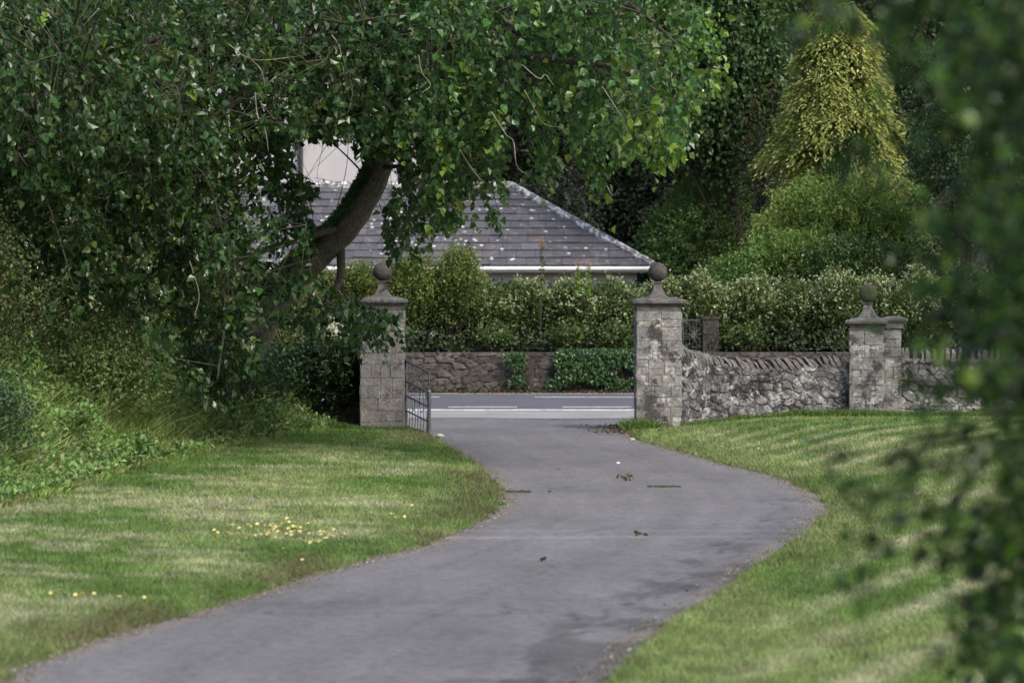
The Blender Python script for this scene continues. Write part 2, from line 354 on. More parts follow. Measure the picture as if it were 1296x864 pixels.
def ground_z(x, y):
    x = np.asarray(x, float); y = np.asarray(y, float)
    d = edge_d(x, y); n = fbm(x * .5, y * .5, 31, 3) - .5
    near = sst((50.0 - y) / 1.0)
    z = near * (.045 * sst(d / .22) + sst((d - .2) / 2.5) * (.03 + .05 * n))
    z += near * sst((x - XR(y)) / 3.0) * .13 * sst((y - 18) / 15)
    z += .4 * sst((9 - y) / 9)
    z += .62 * sst((bank_x(y) - .1 - x) / 2.4) * sst((45 - y) / 3)
    z -= near * .012 * (d < 0)
    z += .86 * (y > 62.95) + .15 * sst((y - 64) / 10) + 20 * sst((y - 112) / 30)
    return z - .012 * (1 - near)
def lawn_col(x, y):
    x = np.asarray(x, float); y = np.asarray(y, float); n = len(x)
    d = edge_d(x, y); right = x > (XL(y) + XR(y)) / 2
    g1 = np.array([.082, .142, .034]); g2 = np.array([.165, .208, .082]); straw = np.array([.42, .38, .30]); brown = np.array([.120, .098, .058])
    a = fbm(x * .8, y * .35, 41, 4)[:, None]; c = g1 * (1 - sst((a - .3) / .4)) + g2 * sst((a - .3) / .4)
    # left lawn: dry streaks across; right lawn: mowing swathes of dried clippings
    sl = fbm(x * .7 + 3, y * 1.3 + .35 * x, 43, 5); s2 = fbm(x * 2.2, y * 3.6 + .8 * x, 47, 3); tl = sst((sl * .5 + s2 * .5 - .50) / .12) * .36 * sst((d - .3) / .6) * (1 - .9 * sst((y - 39) / 3))
    u = (x - .42 * y + .6 * fbm(x * .3, y * .15, 44, 2)) / .70; tri = np.abs((u % 1) - .5) * 2
    tr = sst((tri - .30) / .6) * .44 * sst((fbm(x * .9, y * .35, 45, 3) - .18) / .25) * (.45 + .9 * fbm(x * 3, y * 1.2, 49, 3)) * sst((d - .35) / .8) * (1 - .8 * sst((y - 40) / 4))
    k = np.where(right, tr, tl)[:, None]; c = c * (1 - k) + straw * k
    fine = fbm(x * 6, y * 3, 48, 2)[:, None]; c = c * (.70 + .82 * fine)
    e = (sst((.9 - d) / .7) * sst((fbm(x * 1.6, y * .9, 46, 3) - .36) / .25) * np.where(right, .25, .58) * sst((y - 14) / 3))[:, None]; c = c * (1 - e) + brown * e
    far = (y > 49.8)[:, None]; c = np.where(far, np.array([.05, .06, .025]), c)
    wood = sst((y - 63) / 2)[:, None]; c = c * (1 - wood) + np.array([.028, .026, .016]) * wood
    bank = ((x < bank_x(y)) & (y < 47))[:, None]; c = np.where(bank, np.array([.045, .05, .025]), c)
    return c
def bank_x(y): return np.interp(y, [0, 20, 27.5, 34, 40, 43.6, 46], [-7, -5.6, -5.0, -4.5, -3.75, -3.1, -2.6])

def grid_axis(segs):
    out = [np.arange(a, b, s) for a, b, s in segs]; return np.concatenate(out + [[segs[-1][1]]])
gx = grid_axis([(-160, -20, 10), (-20, -8, .8), (-8, 9, .1), (9, 20, .8), (20, 160, 10)])
gy = grid_axis([(-60, -6, 6), (-6, 12, .5), (12, 50.4, .1), (50.4, 62.9, .7), (62.9, 63.0, .1), (63, 112, 2), (112, 240, 6)])
GX, GY = np.meshgrid(gx, gy); nx, ny = len(gx), len(gy); gxr, gyr = GX.ravel(), GY.ravel()
i = (np.arange(ny - 1)[:, None] * nx + np.arange(nx - 1)[None]).ravel()
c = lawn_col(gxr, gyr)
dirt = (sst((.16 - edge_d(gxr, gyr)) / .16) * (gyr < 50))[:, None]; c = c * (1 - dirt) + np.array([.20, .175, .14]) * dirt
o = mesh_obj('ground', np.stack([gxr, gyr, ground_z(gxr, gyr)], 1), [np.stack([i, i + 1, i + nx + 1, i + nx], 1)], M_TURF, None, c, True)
tag(o, kind='structure')

# drive: one strip between its two edges, with side dirt and cracks as real surface colour
yy = grid_axis([(-6, 12, .5), (12, 50.6, .12)]); us = np.concatenate([np.linspace(0, .12, 8), np.linspace(.135, .865, 90), np.linspace(.88, 1, 8)])
YY, UU = np.meshgrid(yy, us, indexing='ij'); XX = XL(YY) - .03 + (XR(YY) - XL(YY) + .06) * UU
wide = YY > 46; XX = np.where(wide, XX, XX)
x_, y_ = XX.ravel(), YY.ravel(); de = -edge_d(x_, y_)
cc = np.ones((len(x_), 3))
ed = sst((.22 - de) / .22) * sst((fbm(x_ * 5, y_ * 3, 51, 3) - .3) / .3); cc = cc * (1 - ed[:, None]) + np.array([1.25, 1.12, .92]) * ed[:, None]
crk = np.abs(fbm(x_ * 2.4, y_ * 1.2, 52, 4) - .5); cr = sst((.03 - crk) / .03) * sst((x_ - (XR(y_) - .75)) / .3) * sst((34 - y_) / 6) * .6
cc *= (1 - cr[:, None])
trk = fbm(UU.ravel() * 14, y_ * .12, 58, 4) - .5; cc *= (1 + .38 * trk)[:, None]
pa = fbm(x_ * 1.1, y_ * .55, 59, 5); cc *= (1 - .11 * sst((pa - .52) / .16))[:, None]
brk = sst((.95 - (XR(y_) - x_)) / .5) * sst((27 - y_) / 4) * sst((fbm(x_ * 3.5, y_ * 1.6, 60, 4) - .47) / .1); cc *= (1 - .5 * brk)[:, None]
seam = (np.exp(-((y_ - 24.8 - .05 * x_) / .10) ** 2) + .8 * np.exp(-((y_ - 25.5 - .02 * x_) / .08) ** 2))[:, None] * .42; cc *= 1 + seam
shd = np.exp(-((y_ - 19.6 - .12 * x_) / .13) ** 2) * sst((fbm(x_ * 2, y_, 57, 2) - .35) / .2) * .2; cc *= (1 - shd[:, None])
m_, n_ = YY.shape; i = (np.arange(m_ - 1)[:, None] * n_ + np.arange(n_ - 1)[None]).ravel()
z_ = .012 + .4 * sst((9 - y_) / 9)
o = mesh_obj('driveway', np.stack([x_, y_, z_], 1), [np.stack([i, i + 1, i + n_ + 1, i + n_], 1)], M_DRIVE, None, cc, True); tag(o, kind='structure')
def sheet(name, x0, x1, y0, y1, z, mat, nx=60):
    xs = np.linspace(x0, x1, nx); V = np.array([(x, y, z) for y in (y0, y1) for x in xs]); i = np.arange(nx - 1)
    o = mesh_obj(name, V, [np.stack([i, i + 1, i + nx + 1, i + nx], 1)], mat); return tag(o, kind='structure')
# pale apron between drive and road, widening to the road
V = []; ys = np.linspace(49.3, 52.75, 8)
for y in ys:
    a = -2.4 - (y - 49.3) * .8; b = 3.7 + (y - 49.3) * .8; V += [(a + (b - a) * u, y + .12 * math.sin(u * 9), .018) for u in np.linspace(0, 1, 20)]
i = (np.arange(7)[:, None] * 20 + np.arange(19)[None]).ravel()
tag(mesh_obj('apron', V, [np.stack([i, i + 1, i + 21, i + 20], 1)], M_APRON), kind='structure')
sheet('road', -120, 120, 52.9, 62.1, .014, M_ROAD)
mb = MB()
for k in range(-30, 31):
    if k in (0, 1, 2, -1, 3): y0 = 53.75
    x0 = -1.18 + (k) * 2.18
    mb.box((x0 + .62, 54.35, .0205), (1.32, .20, .003))
for k in range(-20, 21): mb.box((.48 + k * 5.1 + 1.55, 59.75, .0205), (3.1, .16, .003))
mb.box((0, 52.82, .025), (110, .05, .02))
mb.box((0, 62.0, .0205), (110, .10, .003))
tag(mb.build('road_markings', M_PAINT), kind='structure')
# verge strip with leaf litter beneath the far wall
litter_n = 16000; lx = rng.uniform(-13, 13, litter_n); ly = 62.25 + rng.random(litter_n) ** 1.4 * .55 - .3 * (rng.random(litter_n) < .12)
C = np.stack([lx, ly, .02 + rng.random(litter_n) * .10 * (ly - 62.0)], 1)
o = leaf_obj('leaf_litter', C, rnd3(litter_n) * np.array([1, 1, .4]), np.array([0, 0, 1.]) + .6 * rnd3(litter_n), rng.uniform(.03, .09, litter_n), T4, palette(litter_n, [(.10, .06, .04), (.16, .10, .065), (.045, .035, .025), (.07, .09, .03)], [4, 2, 3, 2]), M_MATT, None)
tag(o, kind='stuff')

# ------------------------------------------------------------------ lawn blades
def scatter_lawn(n):
    # more blades where they are seen large: density falls with distance
    D = 13.2 * (50 / 13.2) ** (rng.random(n) ** .95); hw = D * .185
    x = rng.uniform(-1, 1, n) * (hw * 1.12 + .9); return x, D
gxs, gys = scatter_lawn(1100000)
d = edge_d(gxs, gys); k = (d > .015 + .10 * vnoise(gxs * 5, gys * 5, 61)) & (gxs > bank_x(gys) - .4) & (gys < 49.2)
k &= ~((gys > 45.2) & (gxs > 2.6)); k &= ~((gys > 45.3) & (gxs < -2.0))
gxs, gys, d = gxs[k], gys[k], d[k]; n = len(gxs)
C = np.stack([gxs, gys, ground_z(gxs, gys) - .003], 1)
hgt = rng.uniform(.022, .048, n) * (1 + .6 * sst((.25 - d) / .2)) * np.clip(.8 + gys / 60, .8, 1.4)
tuft = vnoise(gxs * 4, gys * 4, 62); hgt *= .75 + .6 * tuft
Dv = unit(np.array([0, 0, 1.]) + .75 * rng.standard_normal((n, 3)) * np.array([1, 1, .2]))
bw = rng.uniform(.0016, .0032, n) * (gys / 16) ** .8
side = unit(np.cross(Dv, rnd3(n)))
V = np.stack([C - side * bw[:, None], C + side * bw[:, None], C + Dv * hgt[:, None]], 1).reshape(-1, 3)
bc = lawn_col(gxs, gys) * (1 + .38 * rng.standard_normal((n, 1))).clip(.4, 1.8) * (1 + .08 * rng.standard_normal((n, 3)))
o = mesh_obj('lawn_grass', V, [np.arange(3 * n).reshape(-1, 3)], M_GRASS, None, np.repeat(np.clip(bc * 1.15, .004, .8), 3, axis=0)); tag(o, kind='stuff')

def stuff_plants(name, x, y, hgt, width, cols, mat, lean=.35, seg=True, z0=None):
    """tall blades bent over, each a two-segment strip"""
    n = len(x); z = ground_z(x, y) if z0 is None else z0
    C = np.stack([x, y, z], 1); dv = unit(np.stack([rng.standard_normal(n) * lean, rng.standard_normal(n) * lean, np.ones(n)], 1))
    sd2 = unit(np.cross(dv, rnd3(n))) * width[:, None]; bend = rnd3(n) * np.array([1, 1, 0]) * (hgt * .35)[:, None]
    m1 = C + dv * (hgt * .55)[:, None]; e = C + dv * hgt[:, None] + bend - np.array([0, 0, 1.]) * (hgt * .08)[:, None]
    V = np.stack([C - sd2, C + sd2, m1 + sd2 * .8, m1 - sd2 * .8, e], 1).reshape(-1, 3); i = np.arange(n) * 5
    return mesh_obj(name, V, [np.stack([i, i + 1, i + 2, i + 3], 1), np.stack([i + 3, i + 2, i + 4], 1)], mat, None, np.repeat(cols, 5, axis=0))
# rough bank of long grass and weeds along the left hedge
n = 62000; y = 24 + 20.5 * rng.random(n); back = rng.random(n) ** 1.3
x = bank_x(y) + .15 - back * 2.6 + .25 * (fbm(y * .8, y * 0, 71, 3) - .5)
k = x > -.19 * y - .6; x, y, back = x[k], y[k], back[k]; n = len(x)
patch = fbm(x * .9, y * .6, 72, 3); hg = (.12 + .75 * sst(back / .55)) * rng.uniform(.5, 1.15, n) * (.65 + .7 * patch)
cg = 1.25 * palette(n, [(.15, .22, .06), (.10, .17, .045), (.19, .25, .07), (.26, .25, .13), (.22, .16, .11)], [5, 5, 3, 1.1, .6], .2)
pk = fbm(x * 1.5, y * .8, 73, 3)[:, None]; cg = np.where(pk > .56, cg * .5 + np.array([.19, .19, .09]) * .5, cg)
tag(stuff_plants('long_grass', x, y, hg, rng.uniform(.004, .011, n), np.clip(cg * rng.uniform(.6, 1.4, (n, 1)), .01, .6), M_GRASS, .5), kind='stuff')
n = 70000; y = 24 + 20.5 * rng.random(n); back = rng.random(n) ** 1.2
x = bank_x(y) + .1 - back * 2.6 + .25 * (fbm(y * .8, y * 0, 71, 3) - .5); k = (x > -.19 * y - .6) & (fbm(x * 1.1, y * .7, 74, 3) > .44); x, y, back = x[k], y[k], back[k]; n = len(x)
zz = ground_z(x, y) + rng.random(n) ** .6 * (.12 + .80 * sst(back / .55)) * (.5 + fbm(x * 2, y * 1.2, 76, 3))
o = leaf_obj('undergrowth', np.stack([x, y, zz], 1), rnd3(n) + [0, 0, .2], rnd3(n) * .7 + [0, -.2, 1], rng.uniform(.035, .095, n), T4, palette(n, [(.12, .21, .055), (.075, .15, .04), (.19, .27, .08), (.15, .12, .07)], [4, 4, 2, .7], .2) * (.7 + .6 * vnoise(x * 2, y, 77))[:, None], M_LEAF, None); tag(o, kind='stuff')
# longer tufts at the foot of the right wing wall and pillars
n = 14000; s = rng.random(n); x = 1.75 + s * 8.2; y = np.interp(x, [1.7, 2.6, 4, 5.6, 10], [44.3, 44.9, 46.0, 45.9, 46.2]) - rng.random(n) ** 2 * .30 - .03
hg = rng.uniform(.05, .13, n) * (1 + .9 * sst((2.9 - x) / 1.0)) * (.5 + vnoise(x * 3, y * 0, 75))
tag(stuff_plants('wall_foot_grass', x, y, hg, rng.uniform(.004, .007, n), np.clip(palette(n, [(.08, .14, .03), (.11, .17, .045)], [1, 1]), .01, .5), M_GRASS, .5), kind='stuff')
n = 6000; x = -4.2 + rng.random(n) * 3.0; y = 44.45 - rng.random(n) ** 2 * .35; k = ~((x > -1.55)); x, y = x[k], y[k]; n = len(x)
hg = rng.uniform(.05, .16, n) * (1.6 - 1.1 * sst((x + 3.2) / 1.0))
tag(stuff_plants('pillar_foot_grass', x, y, hg, rng.uniform(.004, .007, n), np.clip(palette(n, [(.07, .13, .03), (.10, .16, .04)], [1, 1]), .01, .5), M_GRASS, .5), kind='stuff')
# ------------------------------------------------------------------ piers, wing walls, gate
def stones_on_face(mb, W, H, origin, ux, uz, nrm, minw=.12, maxw=.46):
    rects = []
    def split(x0, z0, x1, z1, depth):
        w_, h_ = x1 - x0, z1 - z0
        if depth > 7: rects.append((x0, z0, x1, z1)); return
        if h_ > .5 or (h_ > .24 and w_ < h_ * 1.1 and random.random() < .7) or (h_ > .22 and random.random() < .45):
            f = random.uniform(.35, .65); split(x0, z0, x1, z0 + h_ * f, depth + 1); split(x0, z0 + h_ * f, x1, z1, depth + 1)
        elif w_ > maxw or (w_ > minw * 2.2 and random.random() < .55):
            f = random.uniform(.33, .67); split(x0, z0, x0 + w_ * f, z1, depth + 1); split(x0 + w_ * f, z0, x1, z1, depth + 1)
        else: rects.append((x0, z0, x1, z1))
    split(0, 0, W, H, 0)
    o, ux, uz, nrm = map(np.asarray, (origin, ux, uz, nrm))
    for x0, z0, x1, z1 in rects:
        g = .003; p = random.uniform(.005, .014); b = random.uniform(.005, .010); j = lambda: random.uniform(-.004, .004)
        q = [(x0 + g + j(), z0 + g + j()), (x1 - g + j(), z0 + g + j()), (x1 - g + j(), z1 - g + j()), (x0 + g + j(), z1 - g + j())]
        i_ = [(x0 + g + b, z0 + g + b), (x1 - g - b, z0 + g + b), (x1 - g - b, z1 - g - b), (x0 + g + b, z1 - g - b)]
        V = [o + ux * a + uz * c - nrm * .02 for a, c in q] + [o + ux * a + uz * c + nrm * (p - b * .5) for a, c in q] + [o + ux * a + uz * c + nrm * (p + j() * .6) for a, c in i_]
        g_ = random.uniform(.42, .56); warm = random.uniform(-.03, .05)
        mb.add(V, [(0, 1, 5, 4), (1, 2, 6, 5), (2, 3, 7, 6), (3, 0, 4, 7), (4, 5, 9, 8), (5, 6, 10, 9), (6, 7, 11, 10), (7, 4, 8, 11), (8, 9, 10, 11)], (g_ + warm, g_, g_ - warm))
def xf(V, c, rz):
    ca, sa = math.cos(rz), math.sin(rz); return np.asarray(V) @ np.array([[ca, sa, 0], [-sa, ca, 0], [0, 0, 1]]) + np.asarray(c)
def pier(label, cx, cy, zb, W, H, mat, rz=0, capw=None, finial=True, neck_r=.17, parent=None, depth=None):
    t = parent or thing('stone_gate_pier', label, 'gate pier', (cx, cy, zb), 'ball topped stone piers of the entrance')
    mb = MB(); Dp = depth or W
    for (ox, oy, ux, n_, wd) in ((-W / 2, -Dp / 2, (1, 0, 0), (0, -1, 0), W), (W / 2, -Dp / 2, (0, 1, 0), (1, 0, 0), Dp), (W / 2, Dp / 2, (-1, 0, 0), (0, 1, 0), W), (-W / 2, Dp / 2, (0, -1, 0), (-1, 0, 0), Dp)):
        stones_on_face(mb, wd, H, (ox, oy, 0), ux, (0, 0, 1), n_)
    mb.V = [xf(v, (cx, cy, zb), rz) for v in mb.V]; sh = mb.build('shaft', mat, t)
    core = MB(); core.box((cx, cy, zb + H / 2 - .1), (W - .006, Dp - .006, H + .2), rz); cm = core.build('mortar', M_MORTAR, sh); 
    capw = capw or W * 1.16; s2 = math.sqrt(2) / 2
    cb = MB()
    def sq(prof): 
        m = MB(); m.lathe([(r * s2, z) for r, z in prof], (0, 0, 0), 4, math.pi / 4)
        V = m.V[0]; V[:, 1] *= Dp / W; cb.add(xf(V, (cx, cy, zb + H), rz), [tuple(f) for v in m.F.values() for f in v])
    sq([(W * .97, -.004), (W * .985, .005), (W * .985, .075), (W * .97, .085)])       # frieze block below the cap
    sq([(W * 1.0, .086), (capw * .95, .115), (capw * .985, .125), (capw, .13), (capw * 1.0, .168), (capw * .97, .18), (capw * .55, .225)])
    cb.build('cap', M_CAP, t)
    if finial:
        nb = MB(); z0 = zb + H + .205; q = neck_r
        m = MB(); m.lathe([(r * s2, z) for r, z in [(q * 1.75, 0), (q * 1.75, .03), (q * 1.62, .04), (q * 1.45, .05), (q * 1.12, .10), (q * .85, .15), (q * .72, .20), (q * .72, .235), (q * .9, .245), (q * .9, .262)]], (0, 0, 0), 4, math.pi / 4)
        nb.add(xf(m.V[0], (cx, cy, z0), rz), [tuple(f) for v in m.F.values() for f in v]); nb.build('pedestal', M_CAP, t)
        bb = MB(); r = .152; a = np.linspace(-math.pi / 2 + .12, math.pi / 2 - .02, 20)
        bb.lathe([(r * math.cos(v), z0 + .262 + r * .985 + r * math.sin(v)) for v in a], (cx, cy, 0), 32); bb.build('ball', M_BALL, t, True)
    return t
LPX, LPY = -2.04, 44.84; RPX, RPY = 2.30, 44.86
pier('grey stone gate pier with ball top that the open metal gate hangs on', LPX, LPY, .0, .67, 1.90, M_PILL)
pier('ball topped gate pier of pale stone stained black, right of the opening', RPX, RPY, .05, .70, 1.84, M_PILR, capw=.83)
fp = pier('short ball topped pier in the rubble wall with a narrow flat capped pier against it', 5.80, 46.35, .12, .54, 1.44, M_PILR, rz=R(-13), capw=.66)
# the flat capped side pier is part of it
sp = MB(); stones_on_face(sp, .28, 1.48, (-.14, -.16, 0), (1, 0, 0), (0, 0, 1), (0, -1, 0)); stones_on_face(sp, .32, 1.48, (.14, -.16, 0), (0, 1, 0), (0, 0, 1), (1, 0, 0))
sp.V = [xf(v, (6.19, 46.34, .12), R(-8)) for v in sp.V]; so = sp.build('side_pier', M_PILR, fp)
m2 = MB(); m2.box((6.19, 46.34, .86), (.27, .31, 1.47), R(-8)); m2.build('mortar', M_MORTAR, so)
m3 = MB(); m3.box((6.21, 46.33, 1.655), (.34, .40, .09), R(-8)); m3.lathe([(.30, 0), (.325, .03), (.325, .06), (.12, .105)], (6.22, 46.33, 1.702), 4, math.pi / 4 + R(-8)); m3.build('side_cap', M_CAP, fp)

def rubble(name, label, path, tops, base, thick, mat, cell=(.19, .14), step=.016, cope=None, group=None, seed=1, disp=.024, cat='stone wall'):
    path = np.asarray(path, float); seg = np.linalg.norm(np.diff(path, axis=0), axis=1); S_ = np.concatenate([[0], np.cumsum(seg)])
    Lt = S_[-1]; ns = int(Lt / step) + 1; s = np.linspace(0, Lt, ns); px = np.interp(s, S_, path[:, 0]); py = np.interp(s, S_, path[:, 1])
    top = np.interp(s, S_, tops); zb = np.interp(s, S_, base); tx = np.gradient(px); ty = np.gradient(py); ln = np.hypot(tx, ty); nxn, nyn = ty / ln, -tx / ln
    nt_ = int(np.max(top - zb) / step) + 1; v = np.linspace(0, 1, nt_)
    SS, VV = np.meshgrid(s, v, indexing='ij'); Z = zb[:, None] + (top - zb)[:, None] * VV + .02 * (fbm(SS * 1.5, VV * 0, seed + 9, 2) - .5) * VV
    wp = .22 if step < .02 else .10
    a = (SS + wp * (fbm(SS * 4, Z * 4, seed + 1, 3) - .5)) / cell[0]; b = (Z + wp * .9 * fbm(SS * 4, Z * 4, seed + 2, 3)) / cell[1]
    f1 = np.full(a.shape, 9.); f2 = np.full(a.shape, 9.); idn = np.zeros(a.shape); ia = np.floor(a); ib = np.floor(b)
    for da in (-1, 0, 1):
        for db in (-1, 0, 1):
            ca_, cb_ = ia + da, ib + db; off = .5 * (cb_ % 2)
            qx = ca_ + .15 + .7 * _h(ca_, cb_, seed) + off * .6; qy = cb_ + .2 + .6 * _h(ca_, cb_, seed + 5)
            dd = np.maximum(np.hypot(a - qx, (b - qy)), .96 * (np.abs(a - qx) + np.abs(b - qy)) * .8); new = dd < f1
            f2 = np.where(new, f1, np.minimum(f2, dd)); idn = np.where(new, _h(ca_, cb_, seed + 3), idn); f1 = np.where(new, dd, f1)
    e = sst((f2 - f1) / .22); off = disp * e * (.6 + .8 * idn) + .022 * (fbm(SS * 9, Z * 9, seed + 4, 4) - .5) * 2
    X = px[:, None] + nxn[:, None] * off; Y = py[:, None] + nyn[:, None] * off
    V = np.stack([X, Y, Z], -1).reshape(-1, 3); i = (np.arange(ns - 1)[:, None] * nt_ + np.arange(nt_ - 1)[None]).ravel()
    g = (.36 + .34 * idn) * (.62 + .38 * e); cc = np.stack([g * (1 + .08 * (idn - .4)), g, g * (1 - .06 * (idn - .4))], -1).reshape(-1, 3)
    F1 = np.stack([i, i + nt_, i + nt_ + 1, i + 1], 1)
    # back skin and top
    Bk = np.stack([px - nxn * thick, py - nyn * thick], 1); nb = len(V)
    VB = np.concatenate([np.column_stack([Bk, zb]), np.column_stack([Bk, top])]); j = np.arange(ns - 1)
    F2 = np.stack([nb + j + 1, nb + j, nb + ns + j, nb + ns + j + 1], 1)
    F3 = np.stack([j * nt_ + nt_ - 1, (j + 1) * nt_ + nt_ - 1, nb + ns + j + 1, nb + ns + j], 1)
    F4 = np.array([[0, nt_ - 1, nb + ns, nb], [(ns - 1) * nt_, nb + ns - 1, nb + 2 * ns - 1, (ns - 1) * nt_ + nt_ - 1]])
    t = thing(name, label, cat, (path[0][0], path[0][1], base[0]), group)
    mesh_obj('wall_face', np.concatenate([V, VB]), [F1, F2, F3, F4], mat, t, np.concatenate([cc, np.full((len(VB), 3), .4)]))
    if cope:
        mb = MB(); pos = .04
        while pos < Lt - .05:
            th = random.uniform(.045, .085); hh = cope[0] * random.uniform(.8, 1.25); a = cope[1] + random.uniform(-.14, .14)
            x0, y0, z0 = np.interp(pos, s, px), np.interp(pos, s, py), np.interp(pos, s, top); k = min(int(pos / step), ns - 1); ang = math.atan2(ty[k], tx[k])
            M = np.array([[math.cos(a), 0, math.sin(a)], [0, 1, 0], [-math.sin(a), 0, math.cos(a)]])
            g = random.uniform(.34, .66); x, y, z = th / 2, (thick + .05) / 2 * random.uniform(.9, 1.06), hh / 2
            W_ = np.array([(-x, -y, -z), (x, -y, -z), (x, y, -z), (-x, y, -z), (-x * .95, -y, z * .3), (x * .95, -y, z * .3), (x * .95, y, z * .3), (-x * .95, y, z * .3), (-x * .55, -y * .75, z), (x * .55, -y * .75, z), (x * .55, y * .75, z), (-x * .55, y * .75, z)]) + np.random.default_rng(int(pos * 1000)).normal(0, .006, (12, 3))
            W_ = xf(W_ @ M.T, (x0 - nxn[k] * thick / 2, y0 - nyn[k] * thick / 2, z0 + hh * .36), ang)
            mb.add(W_, [(0, 3, 2, 1), (0, 1, 5, 4), (1, 2, 6, 5), (2, 3, 7, 6), (3, 0, 4, 7), (4, 5, 9, 8), (5, 6, 10, 9), (6, 7, 11, 10), (7, 4, 8, 11), (8, 9, 10, 11)], (g * 1.02, g, g * .96))
            pos += th + random.uniform(.025, .07)
        # mortar bed under the upright stones
        mb.V.append(np.concatenate([np.column_stack([px + nxn * .005, py + nyn * .005, top - .03]), np.column_stack([px + nxn * .004 - nxn * .02, py - nyn * .016, top + .035]), np.column_stack([px - nxn * (thick - .02), py - nyn * (thick - .02), top + .035])]))
        mb.C.append(np.full((3 * ns, 3), .42)); 
        for q in range(0, ns - 1):
            mb.F.setdefault(4, []).extend([[mb.n + q, mb.n + q + 1, mb.n + ns + q + 1, mb.n + ns + q], [mb.n + ns + q, mb.n + ns + q + 1, mb.n + 2 * ns + q + 1, mb.n + 2 * ns + q]])
        mb.n += 3 * ns
        mb.build('coping', M_COPE, t)
    return t
rubble('rubble_wall', 'curving grey rubble wall with slanting upright coping between the stained pier and the short pier', [(2.66, 45.0), (3.2, 45.6), (4.0, 46.1), (4.8, 46.3), (5.52, 46.35)], [1.22, 1.04, .94, .97, 1.02], [-.05] * 5, .36, M_RUB, cope=(.18, -.6), group='rubble wing walls', seed=3)
rubble('rubble_wall', 'rubble wall with lumpy upright coping running from the short pier behind the blurred shrub', [(6.33, 46.35), (8, 46.6), (12, 47.2), (16, 48)], [1.08, 1.09, 1.08, 1.08], [-.05] * 4, .36, M_RUB, cope=(.2, .1), group='rubble wing walls', seed=13)
rubble('rubble_wall', 'shaded rubble wall half hidden by dark shrubs beside the pier with the gate', [(-9, 46.6), (-6, 46.4), (-4, 46.0), (-2.4, 45.05)], [1.08, 1.1, 1.1, 1.12], [-.05] * 4, .36, M_RUB2, cope=(.15, .4), group='rubble wing walls', seed=23, step=.03)
rubble('retaining_wall', 'low brown stone wall across the road with ivy hanging on it', [(-16, 62.75), (16, 62.75)], [.89, .91], [-.05] * 2, .34, M_RUB2, cell=(.34, .14), step=.035, seed=33, disp=.03)

# gate: open leaf swung back towards the camera
H0 = np.array([-1.67, 44.95, .0]); H1 = np.array([-1.262, 43.25, .0]); gd = H1 - H0
gt = thing('metal_gate', 'dark iron gate leaf standing open beside the grey pier', 'gate', H0)
def gp(u, z): return H0 + gd * u + np.array([0, 0, z])
m = MB(); m.bar(gp(0, .02), gp(0, 1.13), .021, 8); m.build('hinge_stile', M_IRON, gt)
m = MB(); m.bar(gp(1, .0), gp(1, .66), .030, 8); m.bar(gp(1, .66), gp(1, .98), .012, 6); m.lathe([(.03, 0), (.036, .02), (.02, .05), (.005, .06)], gp(1, .655), 8); m.build('meeting_stile', M_IRON, gt)
for a, b, r in ((1.11, .97, .021), (.79, .665, .018), (.555, .44, .014), (.32, .215, .013), (.07, .04, .017)):
    m = MB(); pts = [gp(u, a + (b - a) * u) for u in np.linspace(0, 1, 5)]; m.tube(pts, [r] * 5, 6); m.build('rail', M_IRON, gt)
for k in range(1, 8):
    u = k / 8; m = MB(); z1 = 1.11 - .14 * u if k % 2 == 0 else .79 - .125 * u
    m.tube([gp(u + .03 * math.sin(q * 6.28), .06 + (z1 - .06) * q) for q in np.linspace(0, 1, 7)], [.0065] * 7, 5); m.build('upright', M_IRON, gt)
for u0 in (.30, .68):
    m = MB(); m.tube([gp(u0 + .10 * math.cos(q), .50 + .16 * math.sin(q)) for q in np.linspace(0, 6.28, 15)], [.006] * 15, 5); m.build('scroll', M_IRON, gt)
for z in (.25, .92):
    m = MB(); m.box(H0 + np.array([-.02, .0, z]), (.09, .05, .05)); m.build('hinge', M_IRON, gt)
m = MB(); m.box(gp(.97, .60), (.04, .09, .11), math.atan2(gd[1], gd[0]) - math.pi / 2); m.build('latch', M_IRON, gt)
m = MB(); m.bar(gp(1.01, -.02), gp(1.01, .35), .010, 6); m.build('drop_bolt', M_PIRON, gt)

# small gate with star ornament behind, in the hedge across the road
gg = thing('garden_gate', 'small dark garden gate with a pale star ornament in the hedge across the road', 'garden gate', (4.0, 63.5, .88))
m = MB(); x0, x1, yy_ = PX(864, 63.5), PX(890, 63.5), 63.5; zt = PZ(405, 63.5)
m.bar((x0, yy_, zt), (x1, yy_, zt), .012, 6); m.build('top_rail', M_GIRON, gg)
m = MB(); m.bar((x0, yy_, .86), (x0, yy_, zt + .03), .02, 6); m.build('post', M_IRON, gg)
m = MB(); m.bar((x1, yy_, .86), (x1, yy_, zt + .03), .02, 6); m.build('post', M_IRON, gg)
m = MB()
for k in range(1, 6): m.bar((x0 + (x1 - x0) * k / 6, yy_, .9), (x0 + (x1 - x0) * k / 6, yy_, zt), .007, 5)
m.bar((x0, yy_, 1.0), (x1, yy_, 1.0), .012, 6); m.build('bars', M_IRON, gg)
m = MB(); cx, cz = PX(879, 63.5), PZ(423, 63.5)
for k in range(8):
    a = k * math.pi / 4; m.bar((cx, yy_ - .03, cz), (cx + .17 * math.cos(a), yy_ - .03, cz + .19 * math.sin(a)), .016, 5, r2=.006)
m.build('star', M_GIRON, gg)
gpst = thing('stone_gatepost', 'squat brown gatepost next to the star ornamented garden gate', 'gatepost', (PX(899, 63.6), 63.6, .87))
